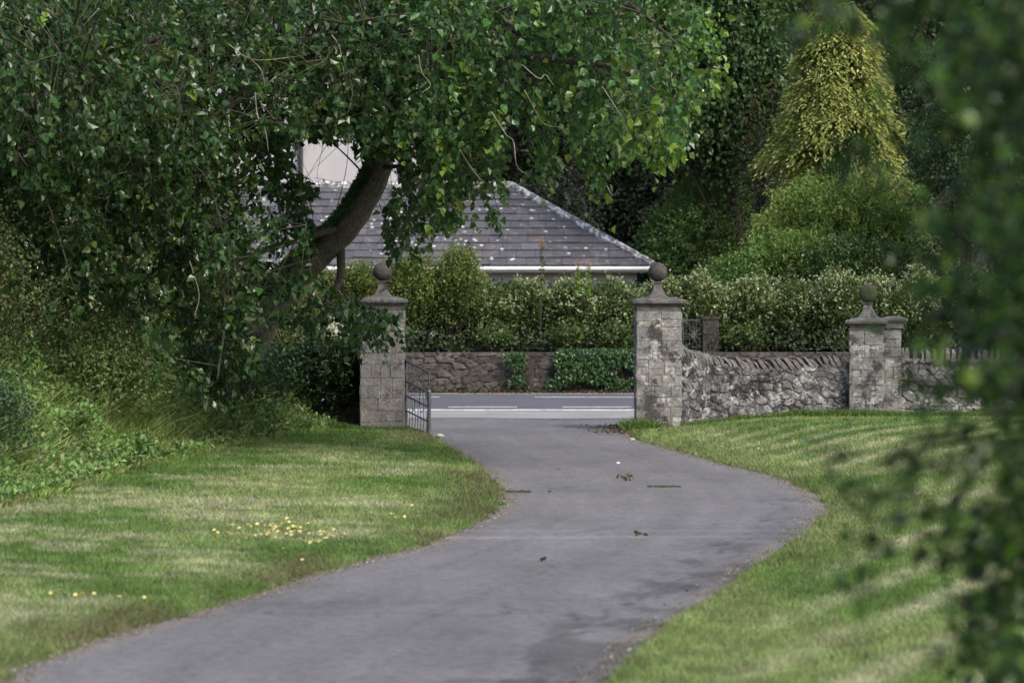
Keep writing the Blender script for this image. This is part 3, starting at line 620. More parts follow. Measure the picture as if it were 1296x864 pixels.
m = MB(); stones_on_face(m, .36, .75, (-.18, -.18, 0), (1, 0, 0), (0, 0, 1), (0, -1, 0)); m.V = [v + np.array([PX(899, 63.6), 63.6, .87]) for v in m.V]; m.box((PX(899, 63.6), 63.6, 1.24), (.35, .35, .76)); m.build('post', M_DSTONE, gpst)
m = MB(); m.box((PX(899, 63.6), 63.6, 1.655), (.42, .42, .06)); m.build('cap', M_DSTONE, gpst)

# ------------------------------------------------------------------ houses
GZ = .98
bh = thing('bungalow', 'low bungalow with hipped slate roof and white gutter behind the hedge', 'bungalow', (-5, 82, GZ))
EZ, RZ_ = 2.96, 5.30; YF, YR, YB = 78.0, 82.0, 86.0; XE, XRg = 3.86, -.04; XW = -14.5; XRw = XW + 3.9
def slates(mb, ax0, ax1, bx0, bx1, a_pt, b_pt, swap=False, rows=11):
    """courses of slates between an eave line (ax0..ax1 at a_pt=(y,z)) and a ridge line"""
    ya, za = a_pt; yb, zb = b_pt; nrm = np.array([-(zb - za), (yb - ya)]); nrm = nrm / np.hypot(*nrm)   # in (y,z)
    if nrm[1] < 0: nrm = -nrm
    for r in range(rows):
        f0, f1 = r / rows, min(1, (r + 1.25) / rows); f1c = (r + 1) / rows
        xl, xr = ax0 + (bx0 - ax0) * f0, ax1 + (bx1 - ax1) * f0; wS = .50
        x = xl - (r % 2) * wS / 2 - .02
        while x < xr:
            w_ = wS + random.uniform(-.03, .03); a, b = max(x, xl), min(x + w_ - .008, xr)
            if b - a > .05:
                def cl(xx, f): return min(max(xx, ax0 + (bx0 - ax0) * f), ax1 + (bx1 - ax1) * f)
                lift = .055 + random.uniform(0, .02); th = .03; dz = random.uniform(-.006, .006); sk = random.uniform(-.006, .006)
                def pt(xx, f, h):
                    y = ya + (yb - ya) * f + nrm[0] * h; z = za + (zb - za) * f + nrm[1] * h; return (y, xx, z) if swap else (xx, y, z)
                f00 = f0 + dz * .4 - .002
                V = [pt(a, f00, lift - th), pt(b, f00 + sk * .3, lift - th), pt(cl(b, f1), f1, .004), pt(cl(a, f1), f1, .004), pt(a, f00, lift), pt(b, f00 + sk * .3, lift), pt(cl(b, f1), f1, .02), pt(cl(a, f1), f1, .02)]
                g = random.uniform(.60, .88) * (1.3 if random.random() < .06 else 1); warm = random.uniform(-.06, .06)
                mb.add(V, [(0, 3, 2, 1), (4, 5, 6, 7), (0, 1, 5, 4), (1, 2, 6, 5), (3, 0, 4, 7)], (.098 * g * (1 + warm), .096 * g, .106 * g * (1 - warm)))
            x += w_
roof = MB()
slates(roof, XW, XE, XRw, XRg, (YF, EZ), (YR, RZ_))
slates(roof, XW, XE, XRw, XRg, (YB, EZ), (YR, RZ_))
slates(roof, YF, YB, YR, YR, (XE, EZ), (XRg, RZ_), True)
slates(roof, YF, YB, YR, YR, (XW, EZ), (XRw, RZ_), True)
rf = roof.build('roof', M_SLATE, bh)
m = MB()
def cap_tiles(a, b, n):
    a, b = np.array(a), np.array(b)
    for k in range(n):
        p, q = a + (b - a) * k / n, a + (b - a) * ((k + 1) / n); up = np.array([0, 0, .03]); m.tube([p + up * 1.1, p * .5 + q * .5 + up * 1.2, q + up * 1.9], [.13, .125, .11], 8)
cap_tiles((XE, YF, EZ), (XRg, YR, RZ_), 13); cap_tiles((XE, YB, EZ), (XRg, YR, RZ_), 13); cap_tiles((XW, YF, EZ), (XRw, YR, RZ_), 13); cap_tiles((XW, YB, EZ), (XRw, YR, RZ_), 13); cap_tiles((XRw, YR, RZ_), (XRg, YR, RZ_), 24)
m.build('ridge_tiles', M_HIP, rf)
m = MB()
for (a, b) in (((XW, YF - .06), (XE + .04, YF - .06)), ((XE + .06, YF), (XE + .06, YB))):
    m.tube([(a[0], a[1], EZ - .06), (b[0], b[1], EZ - .06)], [.062, .062], 10)
m.box(((XW + XE) / 2, YF + .02, EZ - .09), (XE - XW - .04, .03, .14)); m.build('gutter', M_WHITE, bh)
WY = YF + .45
wl = MB(); z1 = EZ - .02; wins = [(PX(598, WY), PX(624, WY)), (-8.6, -7.4), (-12, -10.9)]; xs = [XW + .4] + [v for w_ in sorted(wins) for v in w_] + [XE - .42]
wz0, wz1 = 1.75, 2.52
for k in range(0, len(xs), 2): wl.box(((xs[k] + xs[k + 1]) / 2, WY + .12, (GZ - .2 + z1) / 2), (xs[k + 1] - xs[k], .24, z1 - GZ + .2))
for a, b in wins:
    wl.box(((a + b) / 2, WY + .12, (GZ - .2 + wz0) / 2), (b - a, .24, wz0 - GZ + .2)); wl.box(((a + b) / 2, WY + .12, (wz1 + z1) / 2), (b - a, .24, z1 - wz1))
wl.box((XE - .54, (WY + .26 + YB - .45) / 2, (GZ + z1) / 2 - .1), (.24, YB - YF - 1.2, z1 - GZ + .2)); wl.box(((XW + XE) / 2, YB - .55, (GZ + z1) / 2 - .1), (XE - XW - .9, .2, z1 - GZ + .2)); wl.box((XW + .54, (WY + .26 + YB - .45) / 2, (GZ + z1) / 2 - .1), (.24, YB - YF - 1.2, z1 - GZ + .2))
wl.build('wall', M_REND, bh)
m = MB(); m.box(((XW + XE) / 2, YF + .24, EZ - .10), (XE - XW - .1, .42, .02)); m.build('soffit', M_WHITE, bh)
for a, b in wins:
    m = MB(); cx = (a + b) / 2; y = WY + .05
    for x in (a + .03, cx, b - .03): m.box((x, y, (wz0 + wz1) / 2), (.05, .07, wz1 - wz0 - .002))
    for z in (wz0 + .03, wz1 - .03, (wz0 + wz1) / 2 + .12): m.box((cx, y - .003, z), (b - a - .002, .07, .05))
    wf = m.build('window', M_WHITE, bh); m = MB(); m.box((cx, y + .03, (wz0 + wz1) / 2), (b - a - .04, .012, wz1 - wz0 - .04)); m.build('pane', M_GLASS, wf)

th = thing('tall_house', 'tall grey rendered house seen between the leaves above the slate roof', 'house', (-6, 90, GZ))
hx0, hx1, hy = -9.6, PX(526, 88), 88.0; hz1 = 9.4
m = MB(); wi = (PX(503, hy), PX(522, hy), PZ(232, hy), PZ(196, hy))
m.box(((hx0 + wi[0]) / 2, hy + 3, (GZ + hz1) / 2), (wi[0] - hx0, 6, hz1 - GZ)); m.box(((wi[1] + hx1) / 2, hy + 3, (GZ + hz1) / 2), (hx1 - wi[1], 6, hz1 - GZ))
m.box(((wi[0] + wi[1]) / 2, hy + 3.002, (GZ + wi[2]) / 2), (wi[1] - wi[0], 6, wi[2] - GZ)); m.box(((wi[0] + wi[1]) / 2, hy + 3.002, (wi[3] + hz1) / 2), (wi[1] - wi[0], 6, hz1 - wi[3]))
m.box(((wi[0] + wi[1]) / 2, hy + 3.2, (wi[3] + wi[2]) / 2), (wi[1] - wi[0], 5.6, wi[3] - wi[2])); m.build('wall', M_GREND, th)
m = MB(); cx = (wi[0] + wi[1]) / 2; m.box((cx, hy + .2, (wi[2] + wi[3]) / 2), (wi[1] - wi[0], .05, wi[3] - wi[2])); wn = m.build('window', M_GLASS, th)
m = MB(); m.box((cx, hy - .02, wi[2] - .04), (wi[1] - wi[0] + .2, .25, .09)); m.build('sill', M_MORTAR, wn)
m = MB(); m.bar((PX(381, hy), hy - .09, GZ), (PX(381, hy), hy - .09, hz1), .075, 8); m.build('downpipe', M_PIPE, th)
m = MB(); a = .4; m.add([(hx0 - a, hy - a, hz1), (hx1 + a, hy - a, hz1), (hx1 + a, hy + 6 + a, hz1), (hx0 - a, hy + 6 + a, hz1), (hx0 + 3, hy + 3, hz1 + 2.6), (hx1 - 2.2, hy + 3, hz1 + 2.6)], [(0, 1, 5, 4), (1, 2, 5), (2, 3, 4, 5), (3, 0, 4), (0, 3, 2, 1)], (.10, .10, .115)); m.build('roof', M_SLATE, th)

#VEG
# ------------------------------------------------------------------ the big poplar over the drive
OUT = [(-260, -420), (980, -420), (930, -150), (872, 0), (888, 70), (882, 130), (865, 200), (842, 216), (805, 196), (768, 212), (764, 252), (744, 248), (732, 200), (712, 185), (706, 240), (678, 247), (652, 228), (662, 160), (645, 150), (640, 215), (632, 292), (606, 288), (592, 258), (572, 292), (548, 292), (520, 332), (494, 330), (480, 268), (505, 236), (500, 200), (455, 205), (440, 178), (372, 172), (372, 215), (405, 235), (390, 262), (400, 285), (395, 335), (425, 355), (438, 375), (470, 388), (505, 395), (502, 425), (470, 446), (440, 440), (400, 425), (352, 405), (332, 440), (322, 485), (288, 526), (268, 520), (240, 500), (205, 470), (180, 440), (150, 395), (125, 380), (100, 408), (60, 412), (22, 392), (0, 355), (-260, 380)]
pt_ = thing('poplar_tree', 'big leaning tree with glossy heart shaped leaves overhanging the left lawn', 'tree', (-4.1, 41.8, 0))
def smooth(pts, n=8):
    pts = np.asarray(pts, float); out = []
    p = np.vstack([2 * pts[0] - pts[1], pts, 2 * pts[-1] - pts[-2]])
    for i in range(1, len(p) - 2):
        for u in np.linspace(0, 1, n, endpoint=False):
            out.append(.5 * ((2 * p[i]) + (-p[i - 1] + p[i + 1]) * u + (2 * p[i - 1] - 5 * p[i] + 4 * p[i + 1] - p[i + 2]) * u ** 2 + (-p[i - 1] + 3 * p[i] - 3 * p[i + 1] + p[i + 2]) * u ** 3))
    out.append(pts[-1]); return np.array(out)
trunk = smooth([P(268, 590, 41.8) * [1, 1, 0] + [0, 0, -.2], P(300, 480, 41.6), P(345, 385, 41.2), P(398, 325, 40.8), P(440, 285, 40.4), P(472, 232, 40), P(488, 190, 39.6), P(500, 120, 39), P(520, 20, 38.3), P(540, -140, 37.5), P(520, -330, 37)])
LN = len(trunk); mb = MB(); tr_r = np.interp(np.linspace(0, 1, LN), [0, .1, .35, .55, .8, 1], [.36, .28, .235, .19, .14, .06])
NR, NS = 260, 40; fr = np.linspace(0, LN - 1, NR); i_a = np.floor(fr).astype(int).clip(0, LN - 2); ff = (fr - i_a)[:, None]
tp = trunk[i_a] * (1 - ff) + trunk[i_a + 1] * ff; tq = .90 * np.interp(fr, np.arange(LN), tr_r); TT = unit(np.gradient(tp, axis=0)); UU_ = unit(np.cross(TT, [0.13, 1.0, .1])); WW_ = np.cross(TT, UU_)
an = np.arange(NS) * 2 * math.pi / NS; sl_ = np.cumsum(np.concatenate([[0], np.linalg.norm(np.diff(tp, axis=0), axis=1)]))
AN, SL = np.meshgrid(an, sl_); bk = fbm(np.cos(AN) * 2.2 + 5 + SL * .9, np.sin(AN) * 2.2 + 7 + SL * .4, 121, 3) - .5; rg = np.abs(fbm(AN * 3.2 + .5 * np.sin(SL * 2), SL * 2.4, 122, 4) - .5)
RR = tq[:, None] * (1 + .34 * bk) + .022 * (1 - 5 * np.minimum(rg, .2)) * -1
VV_ = tp[:, None] + RR[..., None] * (np.cos(AN)[..., None] * UU_[:, None] + np.sin(AN)[..., None] * WW_[:, None])
mb.add(VV_.reshape(-1, 3), [(a * NS + b, a * NS + (b + 1) % NS, (a + 1) * NS + (b + 1) % NS, (a + 1) * NS + b) for a in range(NR - 1) for b in range(NS)])
tk = mb.build('trunk', M_BARK, pt_, True)
limbs = []
def limb(pts, r0, r1=.012): q = smooth(pts, 6); limbs.append((q, np.linspace(r0, r1, len(q)) ))
i0 = lambda f: trunk[int(f * (LN - 1))]
limb([i0(.38), P(428, 360, 40.6), P(385, 392, 39.9), P(340, 410, 38.6), P(300, 430, 38)], .07)
limb([i0(.70), P(440, 150, 39.2), P(375, 172, 38.8), P(300, 190, 38.4), P(200, 230, 37.6), P(160, 260, 37), P(120, 330, 36.6)], .10)
limb([i0(.66), P(400, 60, 38), P(290, 70, 37.4), P(170, 20, 36.6), P(60, -60, 36), P(-60, -90, 35.5)], .11)
limb([i0(.62), P(340, 110, 37.5), P(210, 200, 35.5), P(100, 170, 34.8), P(20, 190, 34.5), P(-80, 230, 34.4)], .08)
limb([i0(.72), P(340, 190, 38), P(260, 300, 37), P(285, 380, 36.4), P(275, 480, 36.2)], .06)
limb([i0(.40), P(300, 330, 38.8), P(350, 350, 38), P(420, 385, 38), P(470, 400, 38)], .05)
limb([i0(.68), P(560, 60, 37.6), P(640, 70, 36.2), P(720, 78, 35), P(790, 90, 34.2), P(850, 130, 33.6)], .09)
limb([i0(.72), P(600, -40, 37), P(700, -20, 35.4), P(800, 10, 34.2), P(860, 60, 33.4)], .08)
limb([i0(.66), P(560, 110, 38), P(620, 130, 37.4), P(660, 140, 37), P(700, 190, 36.4)], .05)
limb([i0(.60), P(530, 170, 38.6), P(560, 200, 38), P(600, 240, 37.6)], .05)
limb([i0(.56), P(515, 215, 38.8), P(520, 260, 38.4), P(508, 300, 38.2)], .035)
limb([i0(.8), P(620, -140, 36.6), P(760, -160, 35.6), P(860, -140, 35)], .08)
limb([i0(.8), P(400, -160, 37.6), P(240, -200, 37.4), P(60, -220, 37), P(-120, -240, 37)], .09)
limb([i0(.7), P(360, 10, 40), P(240, 40, 41), P(100, 80, 42), P(-40, 120, 42)], .09)
limb([i0(.7), P(600, 20, 40), P(700, 60, 41.5), P(800, 90, 42)], .07)
LP = np.concatenate([l[0] for l in limbs] + [trunk[int(LN * .5):]])
# shoot positions through the crown
def pop_points(n):
    x = rng.uniform(-240, 960, n); y = rng.uniform(-400, 530, n)
    k = in_poly(x, y, OUT); x, y = x[k], y[k]
    Dc = np.interp(x, [-200, 100, 300, 450, 650, 880], [35.5, 36.2, 37.2, 38.6, 37, 34.4])
    dd = np.clip(rng.standard_normal(len(x)), -1.8, 1.8) * np.interp(x, [-200, 300, 500, 880], [2.6, 2.3, 1.9, 1.5])
    dd = np.where(y > 180, dd * .6, dd)
    D = Dc + dd; Dq = D
    # keep the picture outline but let clumps and gaps form
    X = PX(x, D); Z = PZ(y, D)
    g = fbm(X * 2.3 + 9, Z * 2.5 + D * 1.2, 81, 2); low = np.clip((y - 60) / 300, 0, 1)
    k = (g > .41 + .10 * low + .045 * ((x < 330) & (y > 250)) + .075 * ((x > 575) & (y > 40)) + .06 * ((x > 625) & (x < 690) & (y > 90))) | ((x > 340) & (x < 540) & (y < 175))
    return x[k], y[k], X[k], D[k], Z[k]
x, y, X, D_, Z = pop_points(25000)
k = rng.random(len(x)) < np.where(y < -20, .16, 1.0); x, y, X, D_, Z = x[k], y[k], X[k], D_[k], Z[k]
B = np.stack([X, D_, Z + .16], 1); ns = len(B)
# secondary branches
nsec = 300; A = B[rng.choice(ns, nsec, replace=False)]
j = np.argmin(((A[:, None] - LP[None]) ** 2).sum(-1), 1); sec_pts = []; secs = MB()
for q in range(nsec):
    a, b = LP[j[q]], A[q]; L = np.linalg.norm(b - a)
    c1 = a * .5 + b * .5 + np.array([0, 0, .16 * L]) + rng.standard_normal(3) * .07 * L
    pth = smooth([a, c1, b], 4); sec_pts.append(pth); r0 = np.clip(.006 + .008 * L, .006, .022)
    secs.tube(pth, np.linspace(r0, .005, len(pth)), 5, cap=False)
for l, r in limbs: secs.tube(l, r, 8)
secs.build('branches', M_LIMB, pt_, True)
SP = np.concatenate(sec_pts + [LP])
near = np.empty(ns, int)
for s0 in range(0, ns, 1000): near[s0:s0 + 1000] = np.argmin(((B[s0:s0 + 1000, None] - SP[None]) ** 2).sum(-1), 1)
A0 = SP[near]; dirn = unit(B - A0 + rnd3(ns) * .15); dist = np.linalg.norm(B - A0, axis=1)
per = 11; L = rng.uniform(.25, .55, ns) * np.where(y > 150, .8, 1); sdv = unit(dirn * .7 + rnd3(ns) * .6 + np.array([0, 0, -.35]))
u = np.tile(np.linspace(0, 1, per), ns); idx = np.repeat(np.arange(ns), per); m_ = ns * per
pos = B[idx] + sdv[idx] * (u * L[idx])[:, None] + np.array([0, 0, -1.]) * (.45 * u ** 2 * L[idx])[:, None]
pet = rnd3(m_) * np.array([1, 1, .5]) * .05; pos = pos + pet + np.array([0, 0, -.02])
# leaves that would stray outside the crown's outline are where the crown simply ends
qx = pos[:, 0] / pos[:, 1] * F + 648; qy = HOR - (pos[:, 2] - EYE) / pos[:, 1] * F
hx = (qx > 372) & (qx < 500) & (qy > 180) & (qy < 335) & ~in_poly(qx, qy, OUT)
outp = ~in_poly(qx + rng.normal(0, 5, m_), qy - 4 + rng.normal(0, 5, m_), OUT) & (qy > 120)
kp = (rng.random(m_) < .95) & ~(outp & (rng.random(m_) < .92)) & ~(hx & (rng.random(m_) < .9))
Dl = unit(np.array([0, 0, -.6]) + rnd3(m_) * .8 + sdv[idx] * .3); Nl = unit(rnd3(m_) * .95 + np.array([.0, -.5, .7]))
sz = rng.uniform(.045, .128, m_) * rng.uniform(.8, 1.12, ns)[idx]
young_lit = rng.random(ns) < np.where(x > 560, .22, .03) * np.where((x > 800) & (y > 20), 2.6, 1); olive = rng.random(ns) < .03  # young shoots, made commoner on the right to paint in that side's light
cl = palette(m_, [(.030, .072, .019), (.042, .092, .024), (.020, .050, .018), (.060, .118, .030)], [4, 4, 2, 1.6], .16)
rt = sst((x[idx] - 430) / 200)[:, None]; cl = cl * (.92 + .62 * rt)  # right side brighter, left dimmer: crown light and shade put into leaf colour
cl[young_lit[idx] & (u > .35)] = palette((young_lit[idx] & (u > .35)).sum(), [(.15, .235, .035), (.11, .19, .035)], [1, 1], .12)
cl[olive[idx]] = palette(olive[idx].sum(), [(.15, .19, .075), (.12, .16, .06)], [1, 1], .1)
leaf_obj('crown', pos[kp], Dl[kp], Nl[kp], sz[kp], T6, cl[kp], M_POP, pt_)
# twigs under the shoots
e = B + sdv * (L * .9)[:, None] - np.array([0, 0, 1.]) * (.36 * L)[:, None]
def tri_tubes(segs, r0, r1):
    a, b = segs; t_ = unit(b - a); u_ = unit(np.cross(t_, np.array([.3, .5, .8]))); w_ = np.cross(t_, u_); V = []
    for pnt, r in ((a, r0), (b, r1)):
        for q in range(3): an = q * 2.094; V.append(pnt + r * (math.cos(an) * u_ + math.sin(an) * w_))
    V = np.stack(V, 1).reshape(-1, 3); i = np.arange(len(a)) * 6
    return V, np.concatenate([np.stack([i + q, i + (q + 1) % 3, i + 3 + (q + 1) % 3, i + 3 + q], 1) for q in range(3)])
ok = dist < .8
V1, F1 = tri_tubes((A0[ok], B[ok]), .0042, .003); V2, F2 = tri_tubes((B, e), .003, .0015)
mesh_obj('twigs', np.concatenate([V1, V2]), [np.concatenate([F1, F2 + len(V1)])], M_GTW, pt_)
# pale bare twigs seen against the dark crown
for (pts, D0) in [([(38, 38), (32, 60), (45, 90), (48, 125), (60, 148)], 33.4), ([(124, 14), (110, 30), (98, 56)], 33.2), ([(290, 57), (320, 76), (370, 73), (392, 68)], 34), ([(316, 74), (332, 92), (338, 132)], 34),
                  ([(322, 100), (326, 145), (336, 165), (340, 192)], 34), ([(664, 115), (680, 145), (690, 158), (712, 162)], 32.6), ([(660, 82), (682, 100), (690, 95), (700, 108)], 32.4), ([(622, 142), (640, 170), (650, 180), (654, 210), (668, 222)], 33),
                  ([(530, 70), (534, 92), (545, 108), (534, 118)], 34), ([(768, 235), (775, 248), (782, 240)], 33.8), ([(582, 190), (596, 212), (612, 232)], 34.6), ([(762, 110), (775, 130), (788, 150)], 32.2), ([(100, 176), (92, 190), (75, 212)], 34.2),
                  ([(442, 90), (446, 120), (440, 145)], 35.4), ([(60, 270), (75, 262), (90, 250)], 35), ([(240, 330), (252, 372), (246, 400)], 34.6), ([(420, 45), (430, 60), (436, 96)], 35), ([(425, 268), (434, 235), (440, 200), (441, 150)], 39.3)]:
    q = smooth([P(a, b, D0 + .25 * math.sin(a + i * 1.3)) for i, (a, b) in enumerate(pts)], 5); m = MB(); m.tube(q, np.linspace(.0075, .003, len(q)), 5); m.build('bare_twig', M_TWIG, pt_, True)
# moss and small ivy on the upper side of the leaning trunk
n = 11000; f = rng.uniform(.20, .62, n); pI = trunk[(f * (LN - 1)).astype(int)] + (trunk[np.minimum((f * (LN - 1)).astype(int) + 1, LN - 1)] - trunk[(f * (LN - 1)).astype(int)]) * rng.random((n, 1))
rr = np.interp(f, np.linspace(0, 1, LN), tr_r)[:, None]; dirI = unit(np.array([-.8, -.35, .5]) + rnd3(n) * .5); pI = pI + dirI * (rr * rng.uniform(.98, 1.15, (n, 1)))
leaf_obj('trunk_ivy', pI, unit(rnd3(n) + np.array([0, 0, -.5])), dirI, rng.uniform(.035, .07, n), T4, palette(n, [(.06, .12, .03), (.09, .16, .04)], [2, 1]), M_LEAF, tk)

# ------------------------------------------------------------------ right foreground bush, close to the lens
FG = [(1000, -200), (1010, 0), (1040, 30), (1120, 50), (1165, 100), (1165, 190), (1185, 250), (1185, 330), (1200, 400), (1225, 440), (1240, 520), (1255, 600), (1262, 700), (1268, 800), (1262, 900), (1330, 1150), (1900, 1150), (1900, -200)]
fg = thing('foreground_tree', 'leafy bush close to the lens filling the right edge, out of focus', 'tree', (1.55, 6.3, .15))
def fg_pts(n):
    x = rng.uniform(990, 1750, n); y = rng.uniform(-180, 1100, n); k = in_poly(x, y, FG); x, y = x[k], y[k]
    D = 6.2 + rng.uniform(-1.1, 1.3, len(x)); X = PX(x, D); Z = PZ(y, D); g = fbm(X * 5, Z * 5 + D * 2, 91, 3)
    edge_ = np.clip((x - 1130) / 160, 0, 1); k = (g > .58 - .27 * edge_) & (rng.random(len(x)) < .55 + .45 * edge_); return np.stack([X, D, Z], 1)[k], x[k], y[k]
Bf, xf_, yf_ = fg_pts(3000); nf = len(Bf); per = 12
trf = smooth([(1.62, 6.4, -.1), (1.6, 6.4, .8), (1.55, 6.3, 1.6), (1.6, 6.3, 2.3), (1.55, 6.2, 3.2)], 6); m = MB(); m.tube(trf, np.linspace(.07, .02, len(trf)), 10)
for q in range(70):
    b = Bf[rng.integers(nf)]; a = trf[np.argmin(np.abs(trf[:, 2] - (b[2] - .35)))]; m.tube(smooth([a, a * .4 + b * .6 + np.array([0, 0, .08]), b], 4), np.linspace(.012, .003, 9), 5)
m.build('trunk', M_DBARK, fg)
# loose sprays reaching to the left
spr = [([(1290, 560), (1220, 590), (1150, 600), (1110, 640), (1095, 700), (1085, 760)], 6.0, 1.), ([(1280, 520), (1210, 545), (1160, 570), (1120, 590)], 5.7, 1.), ([(1290, 640), (1230, 650), (1180, 640), (1140, 620)], 6.3, .9), ([(1290, 480), (1230, 480), (1180, 482), (1150, 478)], 6.0, .7),
       ([(1150, 478), (1120, 420), (1115, 400)], 6.0, .15), ([(1290, 700), (1240, 710), (1190, 700), (1160, 690)], 6.4, .7), ([(1110, 640), (1060, 600), (1050, 565)], 6.0, .35), ([(1150, 250), (1090, 205), (1075, 190)], 6.0, .5), ([(1120, 60), (1050, 20), (1000, 40)], 5.6, .9), ([(1290, 760), (1240, 770), (1225, 800)], 6.2, 1.)]
pf = []; df = []
m = MB()
for pts, D0, den in spr:
    q = smooth([P(a, b, D0 + .2 * math.sin(b)) for a, b in pts], 8); m.tube(q, np.linspace(.004, .0015, len(q)), 5)
    k = rng.integers(len(q), size=int(75 * den)); pf.append(q[k] + rng.standard_normal((len(k), 3)) * .022); 
m.build('sprays', M_DBARK, fg)
pf = np.concatenate(pf)
idx = np.repeat(np.arange(nf), per); sv = unit(rnd3(nf) + np.array([-.4, 0, -.1])); uu = np.tile(np.linspace(0, 1, per), nf)
pp = np.concatenate([Bf[idx] + sv[idx] * (uu * .16)[:, None] + rng.standard_normal((nf * per, 3)) * .012, pf]); n = len(pp)
leaf_obj('crown', pp, unit(rnd3(n) + np.array([-.1, 0, -.4])), unit(rnd3(n) + np.array([0, -.2, .5])), rng.uniform(.016, .038, n), T6, palette(n, [(.034, .076, .016), (.052, .11, .021), (.095, .165, .026), (.013, .028, .010), (.08, .045, .045)], [4, 3, 1.6, 5, .1], .2), M_FG, fg)

# ------------------------------------------------------------------ left side: hedge of mixed shrubs behind the long grass
GL = 'shrubs along the left bank'
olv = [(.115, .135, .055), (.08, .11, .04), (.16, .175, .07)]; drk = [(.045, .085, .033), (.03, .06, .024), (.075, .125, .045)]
shrub('shrub', 'tall olive brown thorny bush at the left edge of the picture', 'bush', (-6.9, 33.5, 0), 1.35, 1.3, 3.2, 2600, 9, .05, olv, [3, 3, 1], M_MATT, group=GL, rough=.4)
shrub('shrub', 'low dark glossy bush at the left edge in front of the olive one', 'bush', (-5.75, 29.6, 0), .75, .8, 1.25, 1300, 9, .045, drk, [3, 2, 1], M_LEAF, group=GL, rough=.4)
shrub('shrub', 'broad grey green bramble mound under the hanging leaves, left of the trunk', 'bush', (-5.5, 36.8, 0), 1.3, 1.3, 1.9, 2600, 9, .05, [(.17, .24, .08), (.12, .18, .06), (.23, .29, .11)], [3, 3, 1], M_LEAF, group=GL, rough=.45)
shrub('shrub', 'rusty brown green bush behind the bramble mound', 'bush', (-6.6, 39.6, 0), 1.7, 1.3, 2.7, 2600, 9, .05, [(.14, .15, .065), (.10, .125, .05), (.18, .20, .08)], [3, 3, 1], M_MATT, group=GL, rough=.4)
shrub('shrub', 'dark green bush around the foot of the leaning trunk', 'bush', (-4.35, 41.4, 0), .95, .8, 1.35, 1700, 9, .05, drk, [3, 2, 1], M_LEAF, group=GL, rough=.45)
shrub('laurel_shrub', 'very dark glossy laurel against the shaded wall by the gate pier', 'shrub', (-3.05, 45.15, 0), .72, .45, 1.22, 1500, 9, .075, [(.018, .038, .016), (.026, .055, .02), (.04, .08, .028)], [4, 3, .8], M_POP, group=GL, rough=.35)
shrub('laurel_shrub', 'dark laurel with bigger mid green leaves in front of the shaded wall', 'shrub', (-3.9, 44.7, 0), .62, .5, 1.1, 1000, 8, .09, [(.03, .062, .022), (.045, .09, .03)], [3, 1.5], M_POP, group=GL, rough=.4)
# yellow green plants over the left wing wall
shrub('yellow_shrub', 'feathery yellow green shrub over the shaded wall, seen under the trunk', 'shrub', (-5.0, 50.2, 0), 1.7, 1.0, 2.5, 3600, 9, .06, [(.15, .17, .04), (.10, .13, .03), (.07, .10, .03)], [3, 3, 1], M_LEAF, T4, rough=.3)
# weeds in the bank
GW = 'leafy weeds in the long grass'
for (a, b, h_, lb) in [(105, 560, .75, 'tall pale leaved weed standing in the long grass nearest the left edge'), (60, 600, .45, 'dark leaved dock low in the long grass at the far left'), (180, 600, .35, 'broad leaved weed at the lawn edge below the bramble mound'), (300, 545, .5, 'leafy weed with upright stems farther along the bank'), (255, 590, .45, 'small rust coloured dock seed head in the bank'), (345, 545, .5, 'bright green nettle clump near the dark laurels')]:
    D0 = 33 if a < 200 else 40; xx_ = PX(a, D0)
    cw = [(.20, .12, .08), (.14, .11, .06)] if 'rust' in lb else [(.10, .19, .05), (.14, .22, .06)]
    shrub('weed', lb, 'weed', (xx_, D0, 0), .13, .13, h_ + .1, 30, 6, .075, cw, [2, 1], M_LEAF, group=GW, stems=6, stem_r=.005, low=.3, shoot=.14)

# ------------------------------------------------------------------ across the road: ivy, hedge, flowering plants
def ivy(label, x0, x1, z0, z1, n, wy=62.66, size=.07, thr=1.06):
    x = rng.uniform(x0, x1, n); z = z0 + (z1 - z0) * rng.random(n) ** .8; f = fbm(x * 1.6, z * 2.2, 101, 3); e = np.minimum(sst((x - x0) / .35), sst((x1 - x) / .35)) * sst((z - z0 + .15) / .35)
    k = f * 1.5 + e * .75 > thr; x, z = x[k], z[k]; n = len(x); C = np.stack([x, wy - .05 - rng.random(n) ** .7 * .20 + .35 * (z > .93) * rng.random(n), z], 1)
    t = thing('ivy_patch', label, 'ivy', ((x0 + x1) / 2, wy - .1, 0), 'ivy patches on the roadside wall')
    leaf_obj('foliage', C, unit(rnd3(n) * .6 + np.array([0, -.3, -.8])), unit(np.array([0, -1, .5]) + rnd3(n) * .6), size * rng.uniform(.6, 1.3, n), T6, palette(n, [(.028, .07, .02), (.05, .11, .03), (.018, .045, .016), (.085, .16, .04)], [4, 3, 3, 1]), M_POP, t)
    m = MB()
    for q in range(14):
        xa = rng.uniform(x0, x1); m.tube([(xa, wy - .06, .03), (xa + rng.uniform(-.2, .2), wy - .08, .4), (xa + rng.uniform(-.4, .4), wy - .08, .85)], [.012, .009, .005], 5)
    m.build('stems', M_DBARK, t)
ivy('big dense dark ivy mat over the roadside wall next to the stained pier', PX(690, 62.6), PX(872, 62.6), .12, 1.0, 5200)
ivy('smaller thin ivy patch in the middle of the roadside wall', PX(630, 62.6), PX(676, 62.6), .15, .93, 900, size=.055, thr=1.2)
ivy('ivy on the roadside wall left of the gate opening', PX(250, 62.6), PX(440, 62.6), .15, .98, 2500)
var = [(.085, .125, .035), (.055, .09, .025), (.125, .165, .055)]; cream = [(.30, .34, .18), (.23, .29, .12), (.40, .42, .29)]
GHG = 'cream tipped hedge shrubs across the road'
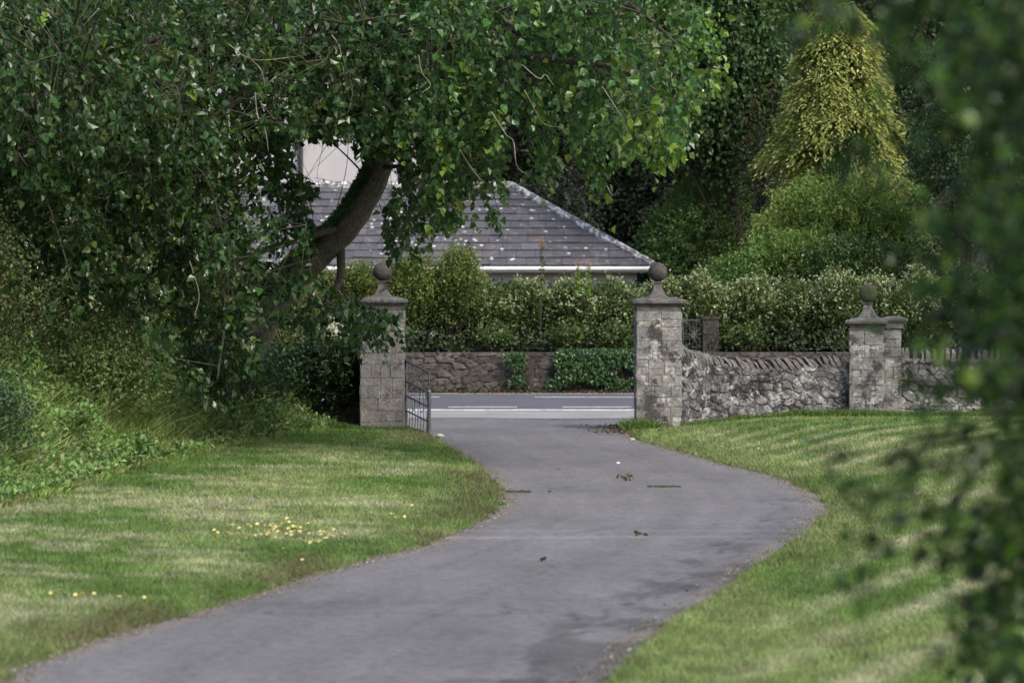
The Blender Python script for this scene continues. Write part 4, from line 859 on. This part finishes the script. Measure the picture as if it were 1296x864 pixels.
hl = ['cream tipped hedge shrub in front of the bungalow window', 'second cream tipped shrub from the bungalow window', 'cream tipped shrub with a clear stem above the big ivy mat', 'cream tipped shrub just left of the stained pier', 'cream tipped shrub directly behind the stained pier',
      'cream tipped shrub behind the small star gate', 'cream tipped shrub above the lowest dip of the curving wall', 'cream tipped shrub halfway between the two right piers', 'cream tipped shrub left of the short pier', 'cream tipped shrub right behind the short pier', 'last cream tipped shrub by the dark tree at the right']
for k, lb in enumerate(hl):
    cx = -.55 + k * .99 + rng.uniform(-.12, .12); tp = 1.62 + rng.uniform(-.10, .10) + (.05 if k > 3 else -.07)
    shrub('hedge_shrub', lb, 'hedge', (cx, 64.6 + rng.uniform(-.15, .2), .88), .66, .6, tp, 1150, 8, .062, var, [3, 3, 1.6], M_LEAF, group=GHG, tip=cream, tip_frac=.30, low=.06, rough=.36, stems=9, stem_r=.022, shoot=.24)
for k, lb in enumerate(['dark holly growing behind the cream tipped hedge by the bungalow window', 'dark holly behind the hedge just left of the stained pier', 'dark holly behind the hedge above the curving wall', 'dark holly behind the hedge left of the short pier', 'dark holly behind the hedge at its far right end', 'dark holly behind the yellow green bushes']):
    shrub('holly_bush', lb, 'bush', ((.3, 2.5, 4.9, 7.2, 9.4, -2.0)[k], 66.1, .9), 1.45, .6, 1.42, 2100, 9, .08, [(.022, .045, .014), (.032, .062, .018), (.015, .03, .011)], [3, 2, 2], M_LEAF, group='dark hollies behind the hedge', low=-.2, rough=.2, shoot=.3)
n = 12000; x = rng.uniform(-7, 13, n); y = rng.uniform(63.2, 65.9, n)
o = leaf_obj('ground_cover', np.stack([x, y, .95 + rng.random(n) ** 1.3 * .5 * (.4 + vnoise(x * 1.3, y, 141))], 1), rnd3(n), rnd3(n) * .6 + [0, -.2, 1], rng.uniform(.06, .13, n), T4, palette(n, [(.03, .055, .018), (.05, .085, .025), (.02, .035, .014), (.06, .045, .03)], [3, 2, 3, 1]), M_LEAF, None); tag(o, kind='stuff')
GY_ = 'yellow green bushes behind the left pier'
for cx, tp, rx_, lb in [(-2.35, 2.12, .62, 'yellow green bush just right of the gate pier ball'), (-1.25, 2.25, .62, 'tall yellow green bush with upright shoots left of the bungalow window'), (-3.45, 1.95, .7, 'yellow green bush hidden behind the pier with the gate'), (-4.7, 1.9, .8, 'yellow green bush left of the pier with the gate')]:
    shrub('green_bush', lb, 'bush', (cx, 64.5, .88), rx_, .6, tp, 2400, 9, .055, [(.085, .125, .028), (.055, .09, .022), (.13, .165, .035)], [3, 3, 1.5], M_LEAF, T4, group=GY_, rough=.45, stems=9, stem_r=.02, tip=[(.18, .21, .05), (.15, .19, .045)], tip_frac=.3, shoot=.36)
GU = 'low green plants on top of the roadside wall'
for k, (a, lb) in enumerate([(625, 'low bright plant on the wall above the thin ivy patch'), (718, 'low dark leafy plant on the wall behind the big ivy mat'), (780, 'low plant on the wall beside the stained pier'), (940, 'low ground plant seen over the dip of the curving wall'),]):
    shrub('low_plant', lb, 'plant', (PX(a, 63.5), 63.5, .88), .34, .3, .42, 130, 8, .08, [(.07, .12, .03), (.045, .08, .022), (.12, .17, .045)], [2, 2, 1], M_LEAF, group=GU, stems=4, stem_r=.008)
# tall flowering weeds
def spire(lb, px_, ztop, flower, leafc):
    b = np.array([PX(px_, 63.9), 63.9, .9]); t = thing('tall_plant', lb, 'plant', b); m = MB(); top = np.array([b[0] + .05, 63.9, ztop]); m.tube([b, b * .5 + top * .5 + [.03, 0, 0], top], [.012, .009, .004], 5); m.build('stem', M_DBARK, t)
    n = 110; u = rng.random(n) * .35 + .6; C = b + (top - b) * u[:, None] + rnd3(n) * .10 * (1.2 - u[:, None]); leaf_obj('foliage', C, rnd3(n) + [0, 0, .3], rnd3(n) + [0, 0, 1.], rng.uniform(.06, .13, n) * (1.2 - .6 * u), T4, palette(n, leafc, [1] * len(leafc)), M_LEAF, t)
    n = 110; C = top + rnd3(n) * np.array([.07, .07, .13]) + [0, 0, -.04]; leaf_obj('flowers', C, rnd3(n), rnd3(n), rng.uniform(.02, .04, n), T4, palette(n, flower, [1] * len(flower)), M_PETAL, t)
spire('thin tall weed with an orange seed head in front of the slate roof', 683, PZ(305, 63.9), [(.38, .19, .09), (.30, .16, .10)], [(.10, .12, .05), (.08, .09, .04)])
spire('tall bright green plant with pink buds below the gutter', 729, PZ(332, 63.9), [(.42, .22, .2), (.3, .2, .12)], [(.16, .26, .04), (.10, .18, .03)])
spire('second bright green plant with a pink bud, touching the first one', 742, PZ(333, 63.9), [(.42, .24, .2), (.3, .2, .12)], [(.16, .26, .04), (.12, .20, .03)])

# ------------------------------------------------------------------ trees behind
# golden cypress: drooping sprays in tiers
def cypress(lb, base, h, r, cols, wts, n=5200, per=10, leaf=.10, nm='cypress_tree', group=None, topw=.07):
    t = thing(nm, lb, 'tree', base, group); base = np.array(base, float)
    z = rng.random(n) ** .85; ang = rng.uniform(0, 6.283, n); lob = .55 + .85 * vnoise(ang * 1.9 + np.floor(z * 11) * 3.7, np.floor(z * 11), 111) * (1 - .55 * ((z * 11) % 1))
    prof = (topw + (1 - topw) * (1 - z) ** .92) * np.minimum(1, .75 + z * 1.6); rr = r * prof * lob * (rng.random(n) ** .28)
    kq = fbm(ang * 2.2, z * 16, 113, 2) > .33; n = int(kq.sum()); z, ang, rr, lob, prof = z[kq], ang[kq], rr[kq], lob[kq], prof[kq]
    C = base + np.stack([np.cos(ang) * rr, np.sin(ang) * rr, .1 + z * h * .97], 1); out = np.stack([np.cos(ang), np.sin(ang), np.full(n, -.15)], 1)
    sd_ = unit(out + rnd3(n) * .45); idx = np.repeat(np.arange(n), per); u = np.tile(np.linspace(0, 1, per), n); L = .62 * rng.uniform(.5, 1.3, n)
    fan = unit(np.cross(sd_, np.array([0, 0, 1.])))
    C2 = C[idx] + sd_[idx] * (u * L[idx])[:, None] - np.array([0, 0, 1.]) * (.75 * u ** 2 * L[idx])[:, None] + fan[idx] * (rng.standard_normal(n * per) * .055)[:, None]
    D = unit(sd_[idx] + fan[idx] * rng.uniform(-1, 1, (n * per, 1)) + np.array([0, 0, -.5]) * u[:, None]); N = unit(np.array([0, 0, 1.]) + rnd3(n * per) * .5)
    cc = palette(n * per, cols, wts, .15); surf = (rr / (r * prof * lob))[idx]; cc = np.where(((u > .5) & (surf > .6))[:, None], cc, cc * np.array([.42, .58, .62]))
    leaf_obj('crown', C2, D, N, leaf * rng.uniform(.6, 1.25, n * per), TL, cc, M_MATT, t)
    m = MB(); m.tube([base - [0, 0, .1], base + [0, 0, h * .5], base + [0, 0, h * .93]], [.17, .1, .02], 8); m.build('trunk', M_DBARK, t); return t
D0 = 73.0
cypress('golden yellow cypress with drooping sprays behind the hedge', (PX(1062, D0), D0, .95), PZ(-6, D0) - .95, 2.75, [(.42, .42, .15), (.33, .36, .11), (.21, .27, .065)], [3, 3, 2], n=6400, per=18, leaf=.135)
feather = [(.13, .21, .05), (.09, .15, .036), (.19, .27, .07)]
shrub('feathery_shrub', 'light green feathery conifer in front of the golden cypress', 'shrub', (PX(1085, 69.5), 69.5, .95), 1.75, 1.2, 3.9, 1500, 30, .12, feather, [3, 3, 2], M_MATT, TL, rough=.6, shoot=.95, droop=.1)
shrub('feathery_shrub', 'lower light green juniper leaning left over the hedge', 'shrub', (PX(1000, 68), 68, .95), 1.4, 1.1, 2.35, 1100, 28, .12, feather, [3, 3, 1], M_MATT, TL, rough=.6, shoot=.85)
shrub('rose_bush', 'dark leafy bush dotted with pale blossoms above the hedge', 'bush', (PX(1080, 67), 67, .95), 1.7, .9, 2.6, 2300, 10, .075, [(.045, .09, .025), (.07, .12, .035)], [2, 1], M_LEAF, tip=[(.45, .38, .36), (.07, .13, .035), (.07, .13, .035), (.09, .15, .04)], tip_frac=.2, rough=.45, shoot=.4)
shrub('green_bush', 'small bright green bush between the dark clipped shrub and the feathery one', 'bush', (PX(930, 67), 67, .95), .9, .8, 2.0, 900, 9, .09, [(.07, .135, .03), (.10, .17, .04)], [2, 1], M_LEAF, rough=.45)
tree('round_tree', 'rounded mid green tree with fine foliage right of the bungalow', 'tree', (PX(884, 79.5), 79.5, .95), 5.2, [(0, 0, 2.4, 1.55, 1.5, 1.75), (.35, 0, 3.5, 1.1, 1.1, 1.3)], 3000, 11, .085, [(.10, .175, .05), (.075, .135, .04), (.14, .21, .065)], [3, 3, 1], M_MATT, trunk_r=.12, shoot=.35, droop=.05, gaps=.35)
tree('glossy_tree', 'tall tree with small glossy leaves between the big leaning tree and the golden cypress', 'tree', (PX(950, 79), 79, .95), 12, [(-1.3, -.6, 8.4, 2.3, 1.5, 2.9), (-2.1, -.8, 6.4, 1.6, 1.2, 1.2), (-.7, -.6, 6.0, .95, 1.0, 1.3)], 5200, 9, .125, [(.055, .105, .032), (.075, .14, .042), (.035, .072, .025)], [3, 2, 2], M_POP, T6, trunk_r=.16, shoot=.5, droop=.7, gaps=.38)
# dark wood closing the view
GB = 'dark trees closing the view behind the houses'
GH2 = 1
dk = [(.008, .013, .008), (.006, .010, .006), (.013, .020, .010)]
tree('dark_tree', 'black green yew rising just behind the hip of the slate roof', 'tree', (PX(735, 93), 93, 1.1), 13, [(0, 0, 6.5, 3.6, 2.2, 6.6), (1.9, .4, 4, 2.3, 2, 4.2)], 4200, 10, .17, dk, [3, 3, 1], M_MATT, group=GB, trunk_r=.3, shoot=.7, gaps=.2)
tree('grey_shrub_tree', 'grey green shrub peeping over the hip of the slate roof', 'small tree', (PX(705, 87.5), 87.5, 1.0), 5.2, [(0, 0, 3.4, 1.35, 1.0, 1.75)], 650, 10, .10, [(.045, .055, .04), (.028, .036, .026)], [1, 1], M_MATT, trunk_r=.08, gaps=.3)
dl = ['dark tree behind the far left end of the bungalow', 'dark tree behind the left part of the bungalow', 'dark tree behind the tall house', 'dark tree right of the tall house', 'dark tree behind the round clipped tree', 'dark tree behind the golden cypress', 'dark tree right of the golden cypress', 'dark tree at the far right']
for k, (px_, D_b, s) in enumerate([(-60, 98, 1), (140, 100, 1.05), (420, 104, 1.15), (600, 101, 1.1), (880, 99, 1.15), (1030, 98, 1.1), (1190, 92, 1), (1350, 92, 1)]):
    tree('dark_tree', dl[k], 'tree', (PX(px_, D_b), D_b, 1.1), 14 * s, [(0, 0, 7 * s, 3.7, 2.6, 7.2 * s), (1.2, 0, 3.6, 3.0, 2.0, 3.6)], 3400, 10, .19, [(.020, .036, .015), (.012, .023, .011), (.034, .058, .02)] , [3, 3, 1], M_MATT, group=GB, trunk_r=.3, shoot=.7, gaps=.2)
# lighter trees behind the leaning tree on the left, and a dark ivy-clad tree by the end of the hedge
tree('light_tree', 'sunlit yellow green tree showing through gaps at the upper left', 'tree', (PX(60, 60), 60, 0), 10, [(0, 0, 4.8, 3.4, 2, 4.6), (1.8, 0, 3.2, 2.2, 1.6, 2.8)], 3600, 9, .12, [(.11, .16, .035), (.075, .12, .028), (.15, .20, .05)], [3, 3, 1], M_LEAF, trunk_r=.2, shoot=.5)
tree('dark_tree', 'ivy clad dark tree where the hedge ends at the right', 'tree', (PX(1215, 66), 66, .9), 8, [(0, 0, 3.0, 1.1, 1.1, 3.0), (.9, 0, 5.4, 2.2, 1.6, 2.6)], 2600, 9, .10, drk, [3, 3, 1], M_LEAF, group=GB, trunk_r=.2, shoot=.4)
tree('copper_tree', 'small copper leaved tree mostly hidden behind the golden cypress', 'small tree', (PX(972, 77), 77, .95), 7, [(0, 0, 5.2, .8, .7, 1.7), (.1, 0, 2.8, .6, .6, 1.6)], 420, 9, .10, [(.16, .05, .03), (.04, .05, .025), (.03, .045, .02)], [1, 5, 5], M_LEAF, trunk_r=.08)

# ------------------------------------------------------------------ small things
fl = thing('yellow_flower', 'yellow hawkweed flower in the left lawn', 'flower'); bpy.data.objects.remove(fl)
GF = 'yellow flowers in the left lawn patch'
def flower_proto():
    m = MB()
    for k in range(9):
        a = k * 6.283 / 9; m.add([(0, 0, .045), (.014 * math.cos(a - .28), .014 * math.sin(a - .28), .049), (.019 * math.cos(a), .019 * math.sin(a), .050), (.014 * math.cos(a + .28), .014 * math.sin(a + .28), .049)], [(0, 1, 2, 3)], (.80, .70, .30))
    m.lathe([(.0065, .045), (.006, .051), (.002, .053)], (0, 0, 0), 6, 0, (.5, .32, .04)); m.bar((0, 0, 0), (0, 0, .045), .0018, 4, (.06, .10, .03))
    return m.build('yellow_flower', M_PETAL)
proto = flower_proto(); lbl = 'small yellow flower in the clustered patch on the left lawn'
first = True
def put_flower(a, b, lb, grp):
    global first
    o = proto if first else proto.copy()
    if not first: COL.objects.link(o)
    first = False
    D = EYE * F / (b - HOR) ; X = PX(a, D); o.location = (X, D, float(ground_z(np.array([X]), np.array([D]))[0])); s = rng.uniform(.55, .95); o.scale = (s, s, rng.uniform(.9, 1.3)); o.rotation_euler = (rng.uniform(-.1, .9), rng.uniform(-.3, .3), rng.uniform(-.5, .5)); tag(o, lb, 'flower', grp)
for k in range(75):
    a = np.clip(rng.normal(350, 36), 262, 448); b = 684 + rng.normal(0, 6.5) + (a - 350) * .02; put_flower(a, b, lbl, GF)
for a, b in [(360, 709), (383, 722), (435, 689), (407, 697), (419, 692)]: put_flower(a, b, 'lone yellow flower between the clustered patch and the drive edge', 'scattered yellow flowers near the drive edge')
for a, b in [(470, 663), (482, 664), (500, 668), (512, 665), (521, 652), (606, 603), (494, 662)]: put_flower(a, b, 'small yellow flower toward the bend of the drive', 'yellow flowers toward the bend')
for a, b in [(75, 767), (96, 768), (105, 770), (118, 767), (150, 772), (181, 770), (62, 768)]: put_flower(a, b, 'orange yellow flower near the bottom left corner', 'yellow flowers at the bottom left')
for a, b in [(1092, 638), (913, 575), (960, 578), (1100, 680), (1180, 640)]: put_flower(a, b, 'yellow flower in the right lawn', 'yellow flowers in the right lawn')
# grass tufts growing through the drive, twigs, stones
def tuft_patch(lb, a0, a1, b, n, hh=.03, thick=.05, cols=((.06, .09, .03), (.09, .11, .045))):
    D = EYE * F / (b - HOR); x0, x1 = PX(a0, D), PX(a1, D); x = rng.uniform(x0, x1, n); y = D + rng.normal(0, thick, n); k = vnoise(x * 7, y * 0, 131) > .3; x, y = x[k], y[k]; n = len(x)
    o = stuff_plants('grass_tuft', x, y, rng.uniform(.4, 1, n) * hh, rng.uniform(.003, .006, n), palette(n, cols, [1] * len(cols)), M_GRASS, .8, z0=np.full(n, .012)); tag(o, lb, 'grass tuft')
tuft_patch('thin strip of grass across the left side of the drive at its bend', 640, 697, 624, 500)
tuft_patch('thin strip of grass on the drive below the leaf clump', 812, 862, 617.5, 350)
def litter_clump(lb, a, b, n, s, hh, cols):
    D = EYE * F / (b - HOR); X = PX(a, D); C = np.stack([X + rng.normal(0, s, n), D + rng.normal(0, s * 1.2, n), .018 + rng.random(n) * hh], 1)
    o = leaf_obj('leaf_clump', C, rnd3(n) + [0, 0, .3], rnd3(n) + [0, 0, .5], rng.uniform(.03, .07, n), T4, palette(n, cols, [1] * len(cols)), M_MATT, None); tag(o, lb, 'leaf clump')
litter_clump('clump of brown curled leaves lying on the drive', 791, 609, 26, .05, .05, [(.09, .07, .03), (.05, .05, .025)])
litter_clump('single dead leaf on the drive before the pale seam', 807, 680, 5, .02, .02, [(.07, .06, .03)])
litter_clump('small dead leaf near the middle of the drive', 684, 712, 4, .015, .02, [(.1, .08, .05)])
def pebble(lb, a, b, r, c, zz=.012, grp=None):
    D = EYE * F / (b - HOR); X = PX(a, D); m = MB(); an = np.linspace(-1.4, 1.5, 7); m.lathe([(r * math.cos(v) * 1.2, r * .6 * math.sin(v)) for v in an], (0, 0, 0), 9, 0, c)
    V = m.V[0]; V += rng.normal(0, r * .10, V.shape); V += np.array([X, D, zz + r * .5]); o = m.build('stone', M_PETAL); tag(o, lb, 'stone', grp)
pebble('white stone on the grass edge by the foot of the gate', 556, 557, .055, (.42, .41, .38), .04)
pebble('small white fleck on the drive below the stained pier', 782, 588, .022, (.6, .6, .58))
pebble('pale stone beside the dirt at the foot of the stained pier', 770, 547, .03, (.4, .36, .3))
pebble('pale stone on the right drive edge past the pier', 800, 559, .04, (.38, .34, .29))
n = 900; yb = 43.2 + rng.random(n) * 3.6; xb = XR(yb) + rng.normal(-.08, .22, n)
k = xb < 3; o = leaf_obj('drive_edge_litter', np.stack([xb, yb, np.full(n, .03) + rng.random(n) * .03], 1)[k], (rnd3(n) * [1, 1, .3])[k], (rnd3(n) * .5 + [0, 0, 1])[k], rng.uniform(.02, .06, n)[k], T4, palette(n, [(.10, .07, .045), (.06, .045, .03), (.2, .17, .12)], [3, 3, 1])[k], M_MATT, None); tag(o, kind='stuff')
n = 7000; yb = 14 + rng.random(n) ** 1.3 * 29; sd_ = rng.random(n) < .5; xb = np.where(sd_, XR(yb) + rng.normal(-.03, .07, n), XL(yb) + rng.normal(.02, .05, n))
o = leaf_obj('edge_debris', np.stack([xb, yb, np.full(n, .016) + rng.random(n) * .012], 1), rnd3(n) * [1, 1, .25], rnd3(n) * .4 + [0, 0, 1], rng.uniform(.008, .028, n), T4, palette(n, [(.20, .165, .12), (.09, .07, .05), (.34, .30, .24), (.08, .10, .04)], [3, 2, 3, 1]), M_MATT, None); tag(o, kind='stuff')
